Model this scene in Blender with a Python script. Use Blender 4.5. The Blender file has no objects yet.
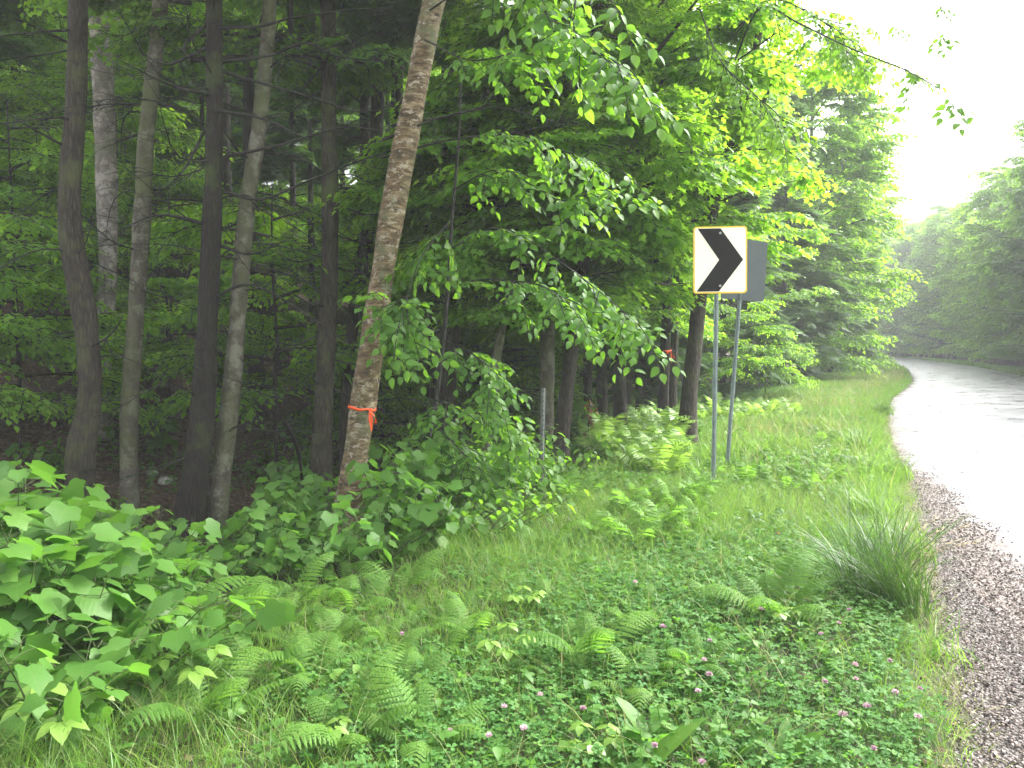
import bpy, math, random
import numpy as np
from mathutils import Vector

R = math.radians
PI = math.pi
rng = np.random.default_rng(7)
random.seed(7)
sc = bpy.context.scene
col = sc.collection

# ------------------------------------------------------------------ camera
FPX, PITCH, CAMZ = 773.0, R(2.9), 1.65
cam_d = bpy.data.cameras.new('camera')
cam_d.sensor_width = 36.0
cam_d.lens = FPX / 1024 * 36.0
cam_d.clip_start = 0.05
cam_d.clip_end = 2000
cam = bpy.data.objects.new('camera', cam_d)
cam.location = (0, 0, CAMZ)
cam.rotation_euler = (R(90) - PITCH, 0, 0)
col.objects.link(cam)
sc.camera = cam

# ------------------------------------------------------------------ sky and light (bright overcast)
SUN_EL, SUN_AZ = R(45), R(66)
w = bpy.data.worlds.new('World'); sc.world = w; w.use_nodes = True
nt = w.node_tree; nt.nodes.clear()
wo = nt.nodes.new('ShaderNodeOutputWorld'); bg = nt.nodes.new('ShaderNodeBackground')
sky = nt.nodes.new('ShaderNodeTexSky'); sky.sky_type = 'NISHITA'; sky.sun_disc = False
sky.sun_elevation = SUN_EL; sky.sun_rotation = SUN_AZ
sky.air_density = 1.0; sky.dust_density = 6.0; sky.ozone_density = 1.0
hs = nt.nodes.new('ShaderNodeHueSaturation'); hs.inputs['Saturation'].default_value = 0.22
nt.links.new(sky.outputs[0], hs.inputs['Color']); nt.links.new(hs.outputs[0], bg.inputs[0])
bg.inputs[1].default_value = 0.15
nt.links.new(bg.outputs[0], wo.inputs[0])
sd = bpy.data.lights.new('sun', 'SUN'); sd.energy = 1.3; sd.angle = R(14); sd.color = (1.0, 0.97, 0.92)
so = bpy.data.objects.new('sun', sd); col.objects.link(so)
sdir = Vector((math.sin(SUN_AZ) * math.cos(SUN_EL), math.cos(SUN_AZ) * math.cos(SUN_EL), math.sin(SUN_EL)))
so.rotation_euler = sdir.to_track_quat('Z', 'Y').to_euler(); so.location = (20, 20, 40)
sc.view_settings.view_transform = 'Standard'; sc.view_settings.look = 'None'
sc.view_settings.gamma = 1.0; sc.view_settings.use_curve_mapping = False
sc.view_settings.exposure = 2.62
sc.render.engine = 'CYCLES'
cy = sc.cycles
cy.max_bounces = 8; cy.diffuse_bounces = 6; cy.glossy_bounces = 2; cy.transmission_bounces = 6
cy.volume_bounces = 1; cy.transparent_max_bounces = 4
cy.use_denoising = True
try: cy.denoiser = 'OPENIMAGEDENOISE'
except Exception: pass
cy.caustics_reflective = False; cy.caustics_refractive = False
cy.sample_clamp_indirect = 4.0

# ------------------------------------------------------------------ projection helpers
cp, sp = math.cos(PITCH), math.sin(PITCH)
def P(px, py, Y):
    a = (px - 512) / FPX; b = (384 - py) / FPX
    return np.array([a * Y, Y * (cp + b * sp), CAMZ + Y * (-sp + b * cp)])

# ------------------------------------------------------------------ road line and terrain
LE = np.array([(-30, -66), (-6, -13.5), (-1.25, -3.2), (0.52, .3), (1.86, 3.02), (2.6, 4.6), (3.32, 6.15), (4.6, 8.8), (7.35, 15), (11.0, 22.4),
               (13.5, 26.8), (18.4, 35.4), (24.1, 47), (31.3, 63), (38, 80), (43.2, 94), (43.5, 106), (38, 122), (24, 140), (0, 160)], float)
# densify with a Catmull-Rom curve
def catmull(p, n=8):
    p = np.asarray(p, float); q = np.vstack([2 * p[0] - p[1], p, 2 * p[-1] - p[-2]]); out = []
    for i in range(1, len(q) - 2):
        a, b, c, d = q[i - 1], q[i], q[i + 1], q[i + 2]
        for t in np.arange(n) / n:
            out.append(.5 * ((2 * b) + (c - a) * t + (2 * a - 5 * b + 4 * c - d) * t * t + (3 * b - a - 3 * c + d) * t ** 3))
    out.append(q[-2]); return np.array(out)
EDGE = catmull(LE, 6)
ROADW = 5.3
_t = np.gradient(EDGE, axis=0); _t /= np.linalg.norm(_t, axis=1)[:, None]
ENRM = np.stack([-_t[:, 1], _t[:, 0]], 1)           # to the left, into the wood
def road_d(x, y):
    """signed distance left of the road's left edge (positive in the wood)"""
    x = np.atleast_1d(np.asarray(x, float)); y = np.atleast_1d(np.asarray(y, float))
    best = np.full(x.shape, 1e9); sgn = np.ones(x.shape)
    for i in range(len(EDGE) - 1):
        a = EDGE[i]; e = EDGE[i + 1] - a; L2 = e @ e
        t = np.clip(((x - a[0]) * e[0] + (y - a[1]) * e[1]) / L2, 0, 1)
        dx = x - a[0] - t * e[0]; dy = y - a[1] - t * e[1]; dd = np.hypot(dx, dy)
        s = np.sign(e[0] * dy - e[1] * dx); m = dd < best
        best = np.where(m, dd, best); sgn = np.where(m, s, sgn)
    return best * np.where(sgn == 0, 1, sgn)
def sstep(a, b, x):
    t = np.clip((x - a) / (b - a), 0, 1); return t * t * (3 - 2 * t)
def vnoise(x, y, s=1.0, k=0):
    return (np.sin(x * 1.3 * s + 1.7 * k + 2.1 * np.sin(y * .9 * s + k)) + np.sin(y * 1.7 * s + .6 * k + 1.6 * np.sin(x * 1.1 * s - k)) + .5 * np.sin((x + y) * 3.1 * s + k)) / 2.5
def terrain(x, y, d=None):
    x = np.atleast_1d(np.asarray(x, float)); y = np.atleast_1d(np.asarray(y, float))
    if d is None: d = road_d(x, y)
    z = -0.03 + .05 * sstep(.1, .6, d) * 1.0
    z = z + .06 * vnoise(x, y, .9) * sstep(.5, 2, d)
    z = z - .75 * sstep(3.6, 7.2, d)
    up = np.clip(d - 8.8, 0, None)
    z = z + .52 * np.minimum(up, 14) + .3 * np.clip(up - 14, 0, 30)
    z = z + .22 * vnoise(x, y, .35, 2) * sstep(7, 10, d)
    dr = -d - ROADW
    z = z + (-.18 * sstep(.6, 1.8, dr) + .22 * np.clip(dr - 5, 0, 40) + .2 * vnoise(x, y, .3, 4) * sstep(2, 5, dr))
    return z
def gz(x, y): return float(terrain(x, y)[0])
def G(px, py, zoff=0.0):
    """ground point seen at a pixel"""
    ts = np.concatenate([np.arange(1.5, 30, .05), np.arange(30, 200, .5)])
    pts = np.array([P(px, py, t) for t in ts]); g = terrain(pts[:, 0], pts[:, 1]) + zoff
    k = np.argmax(pts[:, 2] <= g)
    return np.array([pts[k, 0], pts[k, 1], g[k] - zoff]), ts[k]

# ------------------------------------------------------------------ geometry collector
class Geo:
    def __init__(s): s.v, s.a, s.l, s.n, s.m, s.nv = [], [], [], [], [], 0
    def raw(s, V, A, L, N, M):
        s.v.append(V); s.a.append(A); s.l.append(L + s.nv); s.n.append(N); s.m.append(M); s.nv += len(V)
    def fin(s):
        return (np.concatenate(s.v), np.concatenate(s.a), np.concatenate(s.l), np.concatenate(s.n), np.concatenate(s.m))
    def add(s, T, M, O, rnd=None, mat=None):
        """N placed copies of template T: matrices M (N,3,3), origins O (N,3)"""
        V, A, L, Nn, Mm = T; O = np.atleast_2d(O); N = len(O); M = np.asarray(M, float)
        if M.ndim == 2: M = np.broadcast_to(M, (N, 3, 3))
        W = np.einsum('nij,vj->nvi', M, V) + O[:, None, :]
        AA = np.broadcast_to(A, (N,) + A.shape).copy()
        if rnd is not None: AA[:, :, 2] = np.mod(AA[:, :, 2] + np.asarray(rnd)[:, None], 1.0)
        LL = (L[None, :] + (np.arange(N) * len(V))[:, None]).ravel()
        mm = np.tile(Mm, N) if mat is None else np.full(N * len(Mm), mat)
        s.raw(W.reshape(-1, 3), AA.reshape(-1, 3), LL, np.tile(Nn, N), mm)
    def tube(s, pts, rad, sides=6, mat=0, rough=0.0, cap=True, seed=0):
        pts = np.asarray(pts, float); n = len(pts); rad = np.broadcast_to(np.asarray(rad, float), (n,))
        t = np.gradient(pts, axis=0); t /= np.linalg.norm(t, axis=1)[:, None] + 1e-9
        ref = np.array([1.0, 0, 0]) if abs(t[:, 0]).mean() < .8 else np.array([0, 1.0, 0])
        u = np.cross(t, ref); u /= np.linalg.norm(u, axis=1)[:, None] + 1e-9; v = np.cross(t, u)
        a = np.arange(sides) / sides * 2 * PI
        rr = rad[:, None] * np.ones(sides)[None, :]
        L = np.concatenate([[0], np.cumsum(np.linalg.norm(np.diff(pts, axis=0), axis=1))])
        if rough:
            q = L[:, None]; k = seed
            rr = rr * (1 + rough * (.5 * np.sin(3 * a + k + q * 1.1) + .35 * np.sin(5 * a + 2 * k - q * 2.3) + .3 * np.sin(2 * a + q * 4.1 + k) + .3 * np.sin(8 * a + q * 7 + k)))
        W = pts[:, None, :] + rr[:, :, None] * (np.cos(a)[None, :, None] * u[:, None, :] + np.sin(a)[None, :, None] * v[:, None, :])
        A = np.stack(np.broadcast_arrays((a / (2 * PI))[None, :], L[:, None], .5), -1).reshape(-1, 3)
        i = np.arange(n - 1)[:, None] * sides; j = np.arange(sides)[None, :]; k = (j + 1) % sides
        F = np.stack([i + j, i + k, i + sides + k, i + sides + j], -1).reshape(-1)
        N = np.full((n - 1) * sides, 4)
        if cap:
            F = np.concatenate([F, (n - 1) * sides + np.arange(sides), np.arange(sides)[::-1]]); N = np.concatenate([N, [sides, sides]])
        s.raw(W.reshape(-1, 3), A.copy(), F, N, np.full(len(N), mat))
    def poly(s, V, F, mat=0, rnd=.5):
        V = np.asarray(V, float); A = np.zeros((len(V), 3)); A[:, 2] = rnd
        s.raw(V, A, np.concatenate([np.asarray(f) for f in F]), np.array([len(f) for f in F]), np.full(len(F), mat))
    def box(s, c, size, mat=0, M=None):
        c = np.asarray(c, float); h = np.asarray(size, float) / 2
        V = np.array([(x, y, z) for x in (-1, 1) for y in (-1, 1) for z in (-1, 1)]) * h
        if M is not None: V = V @ np.asarray(M).T
        s.poly(V + c, [(0, 1, 3, 2), (4, 6, 7, 5), (0, 4, 5, 1), (2, 3, 7, 6), (0, 2, 6, 4), (1, 5, 7, 3)], mat)
def mesh(name, T, mats, smooth=True):
    if isinstance(T, Geo): T = T.fin()
    V, A, L, N, M = T
    me = bpy.data.meshes.new(name)
    me.vertices.add(len(V)); me.vertices.foreach_set('co', V.astype(np.float32).ravel())
    me.loops.add(len(L)); me.loops.foreach_set('vertex_index', L.astype(np.int32))
    me.polygons.add(len(N)); st = np.concatenate([[0], np.cumsum(N)[:-1]])
    me.polygons.foreach_set('loop_start', st.astype(np.int32))
    me.polygons.foreach_set('material_index', M.astype(np.int32))
    me.polygons.foreach_set('use_smooth', np.full(len(N), smooth))
    at = me.attributes.new('lf', 'FLOAT_VECTOR', 'POINT'); at.data.foreach_set('vector', A.astype(np.float32).ravel())
    for m in mats: me.materials.append(m)
    me.update(calc_edges=True); me.validate()
    return me
def unit(v):
    v = np.asarray(v, float); return v / (np.linalg.norm(v, axis=-1, keepdims=True) + 1e-9)
def orient(d, up, s=1.0):
    """columns: side, along, normal"""
    d = unit(np.atleast_2d(d)); up = np.atleast_2d(up); x = unit(np.cross(d, up)); z = np.cross(x, d)
    return np.stack([x, d, z], -1) * (np.asarray(s, float).reshape(-1, 1, 1) if np.ndim(s) else s)
def rotz(a):
    c, s = math.cos(a), math.sin(a); return np.array([[c, -s, 0], [s, c, 0], [0, 0, 1.0]])

# ------------------------------------------------------------------ objects
def obj(name, me, parent=None, loc=(0, 0, 0), rz=0.0, scale=1.0):
    o = bpy.data.objects.new(name, me); col.objects.link(o)
    o.location = loc; o.rotation_euler = (0, 0, rz)
    o.scale = (scale,) * 3 if np.isscalar(scale) else scale
    if parent: o.parent = parent
    return o
def tag(o, label, cat, group=None):
    o['label'] = label; o['category'] = cat
    if group: o['group'] = group
    return o
def thing(name, label, cat, loc, group=None, rz=0.0, scale=1.0):
    o = obj(name, None, None, loc, rz, scale); return tag(o, label, cat, group)
def struct(name, me, kind='structure'):
    o = obj(name, me); o['kind'] = kind; return o

# ------------------------------------------------------------------ materials
class NB:
    def __init__(s, name):
        s.m = bpy.data.materials.new(name); s.m.use_nodes = True; s.t = s.m.node_tree; s.t.nodes.clear()
        s.out = s.n('ShaderNodeOutputMaterial')
    def n(s, typ, **kw):
        nd = s.t.nodes.new(typ)
        for k, v in kw.items(): setattr(nd, k, v)
        return nd
    def set(s, nd, k, v):
        if isinstance(v, bpy.types.NodeSocket): s.t.links.new(v, nd.inputs[k])
        elif v is not None: nd.inputs[k].default_value = v
    def noise(s, scale, detail=4, rough=.55, vec=None, dist=0.0):
        nd = s.n('ShaderNodeTexNoise'); s.set(nd, 'Scale', scale); s.set(nd, 'Detail', detail); s.set(nd, 'Roughness', rough); s.set(nd, 'Distortion', dist)
        if vec is not None: s.set(nd, 'Vector', vec)
        return nd.outputs[0]
    def vor(s, scale, vec=None, feat='F1', out='Distance'):
        nd = s.n('ShaderNodeTexVoronoi', feature=feat); s.set(nd, 'Scale', scale)
        if vec is not None: s.set(nd, 'Vector', vec)
        return nd.outputs[out]
    def coord(s, sc_=(1, 1, 1), kind='Object'):
        tc = s.n('ShaderNodeTexCoord'); mp = s.n('ShaderNodeMapping'); s.set(mp, 'Scale', sc_); s.t.links.new(tc.outputs[kind], mp.inputs[0]); return mp.outputs[0]
    def ramp(s, fac, stops, inter='LINEAR'):
        nd = s.n('ShaderNodeValToRGB'); s.set(nd, 0, fac); cr = nd.color_ramp; cr.interpolation = inter
        while len(cr.elements) < len(stops): cr.elements.new(.5)
        for e, (p, c) in zip(cr.elements, stops):
            e.position = p; e.color = (c, c, c, 1) if np.isscalar(c) else (*c, 1)
        return nd.outputs[0]
    def mix(s, fac, a, b, mode='MIX'):
        nd = s.n('ShaderNodeMix', data_type='RGBA', blend_type=mode)
        s.set(nd, 0, fac)
        for i, v in ((6, a), (7, b)):
            if isinstance(v, bpy.types.NodeSocket): s.t.links.new(v, nd.inputs[i])
            else: nd.inputs[i].default_value = (*v, 1) if not np.isscalar(v) else (v, v, v, 1)
        return nd.outputs[2]
    def math(s, op, a, b=0.0, c=None):
        nd = s.n('ShaderNodeMath', operation=op); s.set(nd, 0, a); s.set(nd, 1, b)
        if c is not None: s.set(nd, 2, c)
        return nd.outputs[0]
    def attr(s):
        nd = s.n('ShaderNodeAttribute', attribute_name='lf'); sx = s.n('ShaderNodeSeparateXYZ'); s.t.links.new(nd.outputs['Vector'], sx.inputs[0])
        return sx.outputs
    def bump(s, h, strength=.5, dist=.02):
        nd = s.n('ShaderNodeBump'); s.set(nd, 'Strength', strength); s.set(nd, 'Distance', dist); s.set(nd, 'Height', h); return nd.outputs[0]
    def pbr(s, colr, rough=.6, nrm=None, spec=.5, metal=0.0, coat=None):
        nd = s.n('ShaderNodeBsdfPrincipled')
        s.set(nd, 'Base Color', colr if isinstance(colr, bpy.types.NodeSocket) else (*colr, 1)); s.set(nd, 'Roughness', rough)
        s.set(nd, 'Specular IOR Level', spec); s.set(nd, 'Metallic', metal)
        if nrm is not None: s.set(nd, 'Normal', nrm)
        return nd.outputs[0]
    def done(s, sh):
        s.t.links.new(sh, s.out.inputs[0]); return s.m

def leaf_mat(name, c0, c1, c2, trans, tf=.42, rough=.42, spec=.5, veins=True, vf=6.0):
    """c0..c2 leaf colours picked per leaf; trans tint of light coming through"""
    b = NB(name); a = b.attr()
    colr = b.ramp(a[2], [(0, c0), (.45, c1), (.8, c1), (1, c2)])
    big = b.noise(.7, 2, .5, b.coord())
    colr = b.mix(b.ramp(big, [(.35, .0), (.65, .5)]), colr, b.mix(.5, colr, c2))
    nrm = None
    if veins:
        au = b.math('ABSOLUTE', a[0])
        ph = b.math('MULTIPLY', b.math('SUBTRACT', a[1], b.math('MULTIPLY', au, .8)), vf * 2 * PI)
        wv = b.math('SINE', ph)
        vein = b.ramp(wv, [(.85, 0.0), (1.0, 1.0)])
        mid = b.ramp(au, [(0, 1.0), (.035, 0.0)])
        vm = b.math('MAXIMUM', vein, mid)
        colr = b.mix(b.math('MULTIPLY', vm, .25), colr, b.mix(.5, colr, (.25, .35, .12)))
        nrm = b.bump(b.math('ADD', b.math('MULTIPLY', wv, .5), vm), .12, .003)
    if veins:
        sp_ = b.ramp(b.noise(34, 3, .6, b.coord()), [(.66, 0.0), (.72, .8)]); colr = b.mix(sp_, colr, (.12, .10, .03))
    p = b.pbr(colr, rough, nrm, spec)
    tr = b.n('ShaderNodeBsdfTranslucent')
    tc = b.mix(a[2], trans, tuple(min(1, x * 1.25) for x in trans))
    b.t.links.new(tc, tr.inputs[0])
    ms = b.n('ShaderNodeMixShader'); b.set(ms, 0, tf); b.t.links.new(p, ms.inputs[1]); b.t.links.new(tr.outputs[0], ms.inputs[2])
    return b.done(ms.outputs[0])

def bark_mat(name, dark, light, moss=(.05, .07, .02), mossf=.3, vs=(10, 10, 1.7), rough=.85, bumps=.9, patch=None, vw=.4):
    b = NB(name); c = b.coord(vs); o = b.coord()
    n1 = b.noise(2.2, 8, .7, c, .6); v = b.vor(3.0, c, 'DISTANCE_TO_EDGE')
    f = b.mix(vw, n1, b.ramp(v, [(0, 0.0), (.3, 1.0)]))
    colr = b.ramp(f, [(.25, dark), (.7, light)])
    if patch is not None:
        pf = b.ramp(b.noise(5.5, 4, .7, o), [(.5, 0.0), (.58, 1.0)])
        colr = b.mix(b.math('MULTIPLY', pf, .75), colr, patch)
    mf = b.ramp(b.noise(2.0, 5, .65, o), [(.62 - mossf * .3, 0.0), (.75 - mossf * .2, 1.0)])
    colr = b.mix(b.math('MULTIPLY', mf, .85), colr, moss)
    return b.done(b.pbr(colr, rough, b.bump(f, bumps, .03), .3))

M = {}
M['maple'] = leaf_mat('maple_leaf', (.040, .115, .018), (.060, .155, .022), (.10, .20, .03), (.13, .31, .03), .42, .5, .3)
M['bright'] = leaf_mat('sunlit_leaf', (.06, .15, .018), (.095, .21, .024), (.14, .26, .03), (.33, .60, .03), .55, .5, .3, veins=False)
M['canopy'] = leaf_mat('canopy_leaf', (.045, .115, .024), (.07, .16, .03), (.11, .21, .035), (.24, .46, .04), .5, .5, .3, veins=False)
M['beech'] = leaf_mat('beech_leaf', (.04, .11, .018), (.06, .15, .022), (.10, .20, .026), (.22, .46, .025), .48, .5, .28)
M['hemlock'] = leaf_mat('hemlock_needles', (.035, .085, .026), (.05, .115, .032), (.075, .15, .036), (.15, .30, .05), .4, .55, .3, veins=False)
M['fern'] = leaf_mat('fern_frond', (.06, .14, .025), (.085, .18, .032), (.13, .23, .04), (.20, .42, .04), .42, .6, .25, veins=False)
M['pale_fern'] = leaf_mat('pale_fern_frond', (.10, .20, .04), (.14, .26, .05), (.19, .31, .06), (.3, .5, .06), .42, .5, veins=False)
M['lime'] = leaf_mat('lime_leaflet', (.11, .22, .035), (.15, .27, .045), (.2, .32, .05), (.28, .46, .04), .42, .4)
M['clover'] = leaf_mat('clover_leaf', (.04, .12, .03), (.06, .16, .036), (.10, .20, .04), (.15, .35, .04), .38, .62, .2, veins=False)
M['grass'] = leaf_mat('grass_blade', (.05, .125, .024), (.075, .165, .03), (.15, .225, .045), (.22, .40, .045), .42, .45, .35, veins=False)
M['darkgrass'] = leaf_mat('tuft_blade', (.02, .05, .012), (.03, .07, .016), (.07, .12, .03), (.08, .18, .02), .3, .42, .5, veins=False)
M['drygrass'] = leaf_mat('dry_grass_blade', (.14, .19, .05), (.22, .24, .08), (.33, .28, .13), (.3, .35, .1), .35, .6, veins=False)
M['litter'] = leaf_mat('dead_leaf', (.06, .033, .018), (.11, .064, .036), (.2, .14, .09), (.12, .06, .02), .15, .5, veins=False)
M['deadred'] = leaf_mat('withered_leaf', (.10, .04, .02), (.16, .07, .03), (.2, .10, .05), (.2, .08, .03), .25, .6, veins=False)
M['bark_dark'] = bark_mat('wet_dark_bark', (.012, .010, .008), (.05, .042, .032), mossf=.15)
M['bark_hem'] = bark_mat('hemlock_bark', (.008, .007, .006), (.026, .021, .017), mossf=.35)
M['bark_grey'] = bark_mat('grey_lichen_bark', (.035, .03, .022), (.13, .12, .09), moss=(.09, .11, .045), mossf=.6, vs=(6, 6, 3), patch=(.2, .2, .155), vw=.08)
M['bark_pale'] = bark_mat('pale_bark', (.07, .06, .05), (.25, .23, .2), moss=(.12, .13, .08), mossf=.3, vs=(6, 6, 4), patch=(.36, .34, .30), vw=.06)
M['bark_brown'] = bark_mat('brown_bark', (.014, .012, .009), (.055, .047, .034), moss=(.07, .085, .03), mossf=.4)
M['twig'] = bark_mat('dead_twig_bark', (.008, .008, .007), (.032, .03, .026), moss=(.03, .045, .018), mossf=.45, bumps=.3)
def birch():
    b = NB('yellow_birch_bark'); c = b.coord((3.0, 3.0, 11)); c2 = b.coord((5, 5, 9)); o = b.coord()
    n = b.noise(2.2, 8, .72, c, .3); n2 = b.noise(1.9, 8, .75, c2, .3)
    colr = b.ramp(n, [(.38, (.03, .02, .010)), (.48, (.09, .06, .028)), (.57, (.17, .125, .066)), (.66, (.27, .21, .13))])
    colr = b.mix(b.ramp(n2, [(.54, 0.0), (.58, .85)]), colr, (.34, .30, .23))
    colr = b.mix(b.ramp(b.noise(2.4, 5, .7, o), [(.50, 0.0), (.62, .85)]), colr, (.10, .115, .055))
    h = b.mix(.5, n, n2)
    return b.done(b.pbr(colr, .75, b.bump(h, 1.0, .03), .35))
M['birch'] = birch()
def plain(name, c, rough=.5, metal=0.0, spec=.5, var=.15, sc_=20):
    b = NB(name); n = b.noise(sc_, 5, .6, b.coord())
    colr = b.mix(b.ramp(n, [(.3, 0.0), (.7, 1.0)]), tuple(x * (1 - var) for x in c), tuple(min(1, x * (1 + var)) for x in c))
    return b.done(b.pbr(colr, rough, b.bump(n, .1, .005), spec, metal))
M['steel'] = plain('galvanised_steel', (.36, .40, .39), .45, .55, .5, .22, 14)
M['green_steel'] = plain('painted_post_steel', (.24, .30, .29), .5, .3, .5, .25, 14)
M['dullsteel'] = plain('dull_post_steel', (.16, .17, .165), .7, .1, .3, .3, 14)
M['alu'] = plain('sign_back_aluminium', (.07, .09, .09), .55, .2, .5, .12, 5)
M['hole'] = plain('punched_hole', (.02, .025, .022), .9)
M['black'] = plain('black_chevron_sheeting', (.006, .006, .005), .6, 0, .2, .2)
def sheeting_glare():
    b = NB('yellow_sheeting_glare'); c = b.coord((1, 1, 1)); v = b.vor(120, c)
    colr = b.mix(b.ramp(v, [(0, 0.0), (.7, 1.0)]), (.90, .86, .66), (.95, .92, .76))  # blown-out glare of the yellow sheeting, put into a near-white base colour
    return b.done(b.pbr(colr, .22, None, .8))
M['yellow'] = sheeting_glare()
M['edge_glow'] = plain('yellow_edge_glow', (.9, .60, .04), .3, 0, .5, .05)  # glow along the sign's edges, painted as a saturated yellow rim
M['orange'] = plain('orange_flagging', (.85, .10, .02), .4, 0, .5, .1)
M['pink'] = plain('clover_petal', (.5, .33, .40), .6, 0, .3, .3, 200)
M['pinkpale'] = plain('pale_clover_petal', (.7, .5, .56), .6, 0, .3, .25, 200)
M['white'] = plain('daisy_petal', (.8, .8, .76), .6)
M['daisyeye'] = plain('daisy_eye', (.7, .45, .03), .7)
M['stone'] = plain('wet_stone', (.34, .34, .32), .35, 0, .5, .3, 9)
M['greenstem'] = plain('green_stem', (.05, .075, .02), .6, 0, .3, .4)
M['straw'] = plain('dry_stalk', (.28, .22, .12), .7, 0, .3, .3)

def ground_mat():
    b = NB('forest_floor'); a = b.attr(); o = b.coord()
    n = b.noise(9, 8, .7, o, .5); v = b.vor(26, o, 'F1', 'Color'); vd = b.vor(26, o)
    sx = b.n('ShaderNodeSeparateColor'); b.t.links.new(v, sx.inputs[0])
    lit = b.ramp(sx.outputs[0], [(0, (.03, .019, .012)), (.4, (.065, .04, .026)), (.75, (.105, .07, .045)), (1, (.19, .14, .095))])
    lit = b.mix(b.ramp(b.noise(1.1, 4, .6, o), [(.4, 0.0), (.65, .8)]), lit, b.mix(.6, lit, (.02, .014, .01)))
    soil = b.ramp(n, [(.3, (.022, .022, .010)), (.7, (.06, .06, .026))])
    colr = b.mix(a[0], soil, lit)
    colr = b.mix(a[1], colr, b.ramp(b.noise(18, 4, .6, o), [(.3, (.03, .07, .012)), (.7, (.08, .15, .025))]))
    h = b.mix(.5, vd, n)
    return b.done(b.pbr(colr, .8, b.bump(h, .8, .04), .35))
M['ground'] = ground_mat()
def gravel_mat():
    b = NB('roadside_gravel'); o = b.coord()
    w1 = b.n('ShaderNodeTexVoronoi', feature='F1'); b.set(w1, 'Scale', 55); b.set(w1, 'Vector', o)
    sx = b.n('ShaderNodeSeparateColor'); b.t.links.new(w1.outputs['Color'], sx.inputs[0])
    colr = b.ramp(sx.outputs[0], [(0, (.03, .024, .021)), (.5, (.075, .058, .05)), (.85, (.14, .11, .095)), (1, (.27, .23, .21))])
    colr = b.mix(b.ramp(w1.outputs['Distance'], [(.35, 0.0), (.75, 1.0)]), colr, (.02, .017, .015))
    colr = b.mix(b.ramp(b.noise(2.2, 4, .6, o), [(.45, 0.0), (.7, .6)]), colr, (.075, .05, .038))
    h = b.math('SUBTRACT', 1.0, w1.outputs['Distance'])
    return b.done(b.pbr(colr, .5, b.bump(h, .9, .02), .4))
M['gravel'] = gravel_mat()
def asphalt_mat():
    b = NB('wet_asphalt'); o = b.coord(); a = b.attr()
    n = b.noise(110, 3, .7, o); m = b.noise(1.1, 5, .6, o, .4); m2 = b.noise(7, 5, .7, o)
    base = b.ramp(n, [(.3, (.045, .045, .05)), (.7, (.115, .115, .125))])
    base = b.mix(b.ramp(m, [(.45, 0.0), (.65, .5)]), base, (.17, .17, .18))
    # dark tar seams that run with the road, and grit
    cv = b.n('ShaderNodeCombineXYZ'); b.set(cv, 0, b.math('MULTIPLY', a[0], 11.0)); b.set(cv, 1, b.math('MULTIPLY', a[1], .42))
    seam = b.ramp(b.noise(1.6, 6, .66, cv.outputs[0], .5), [(.60, 0.0), (.66, 1.0)])
    sm = b.math('MULTIPLY', seam, b.ramp(m2, [(.40, 0.0), (.52, 1.0)]))
    base = b.mix(b.math('MULTIPLY', sm, .8), base, (.02, .02, .02))
    grit = b.ramp(b.vor(30, o), [(.04, 1.0), (.12, 0.0)])
    gm = b.ramp(b.math('ADD', m2, b.math('MULTIPLY', a[2], -.25)), [(.42, 0.0), (.62, 1.0)])
    base = b.mix(b.math('MULTIPLY', grit, gm), base, (.035, .026, .022))
    # crumbled edge: gravel shows where the asphalt has broken off
    sx = b.n('ShaderNodeSeparateColor'); b.t.links.new(b.vor(60, o, 'F1', 'Color'), sx.inputs[0])
    gcol = b.ramp(sx.outputs[0], [(0, (.03, .024, .021)), (.5, (.075, .058, .05)), (.85, (.14, .11, .095)), (1, (.27, .23, .21))])
    e = b.math('ADD', b.math('MULTIPLY', a[2], 1.6), b.math('ADD', b.math('MULTIPLY', b.math('SUBTRACT', m2, .5), 1.5), b.math('MULTIPLY', b.math('SUBTRACT', n, .5), 1.6)))
    em = b.ramp(e, [(.0, 0.0), (.12, 1.0)])
    colr = b.mix(em, gcol, base)
    rg = b.math('ADD', b.ramp(m, [(.38, .27), (.62, .43)]), b.math('MULTIPLY', b.math('SUBTRACT', 1.0, em), .4))
    rg = b.math('ADD', rg, b.math('MULTIPLY', sm, .3))
    return b.done(b.pbr(colr, rg, b.bump(n, .3, .005), b.math('MULTIPLY', b.math('ADD', b.math('MULTIPLY', em, .5), .35), b.math('SUBTRACT', 1.0, b.math('MULTIPLY', sm, .6)))))
M['asphalt'] = asphalt_mat()
def water_mat():
    b = NB('stream_water'); n = b.noise(14, 3, .5, b.coord(), .4)
    return b.done(b.pbr((.03, .032, .022), .05, b.bump(n, .5, .02), .8))
M['water'] = water_mat()

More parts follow.
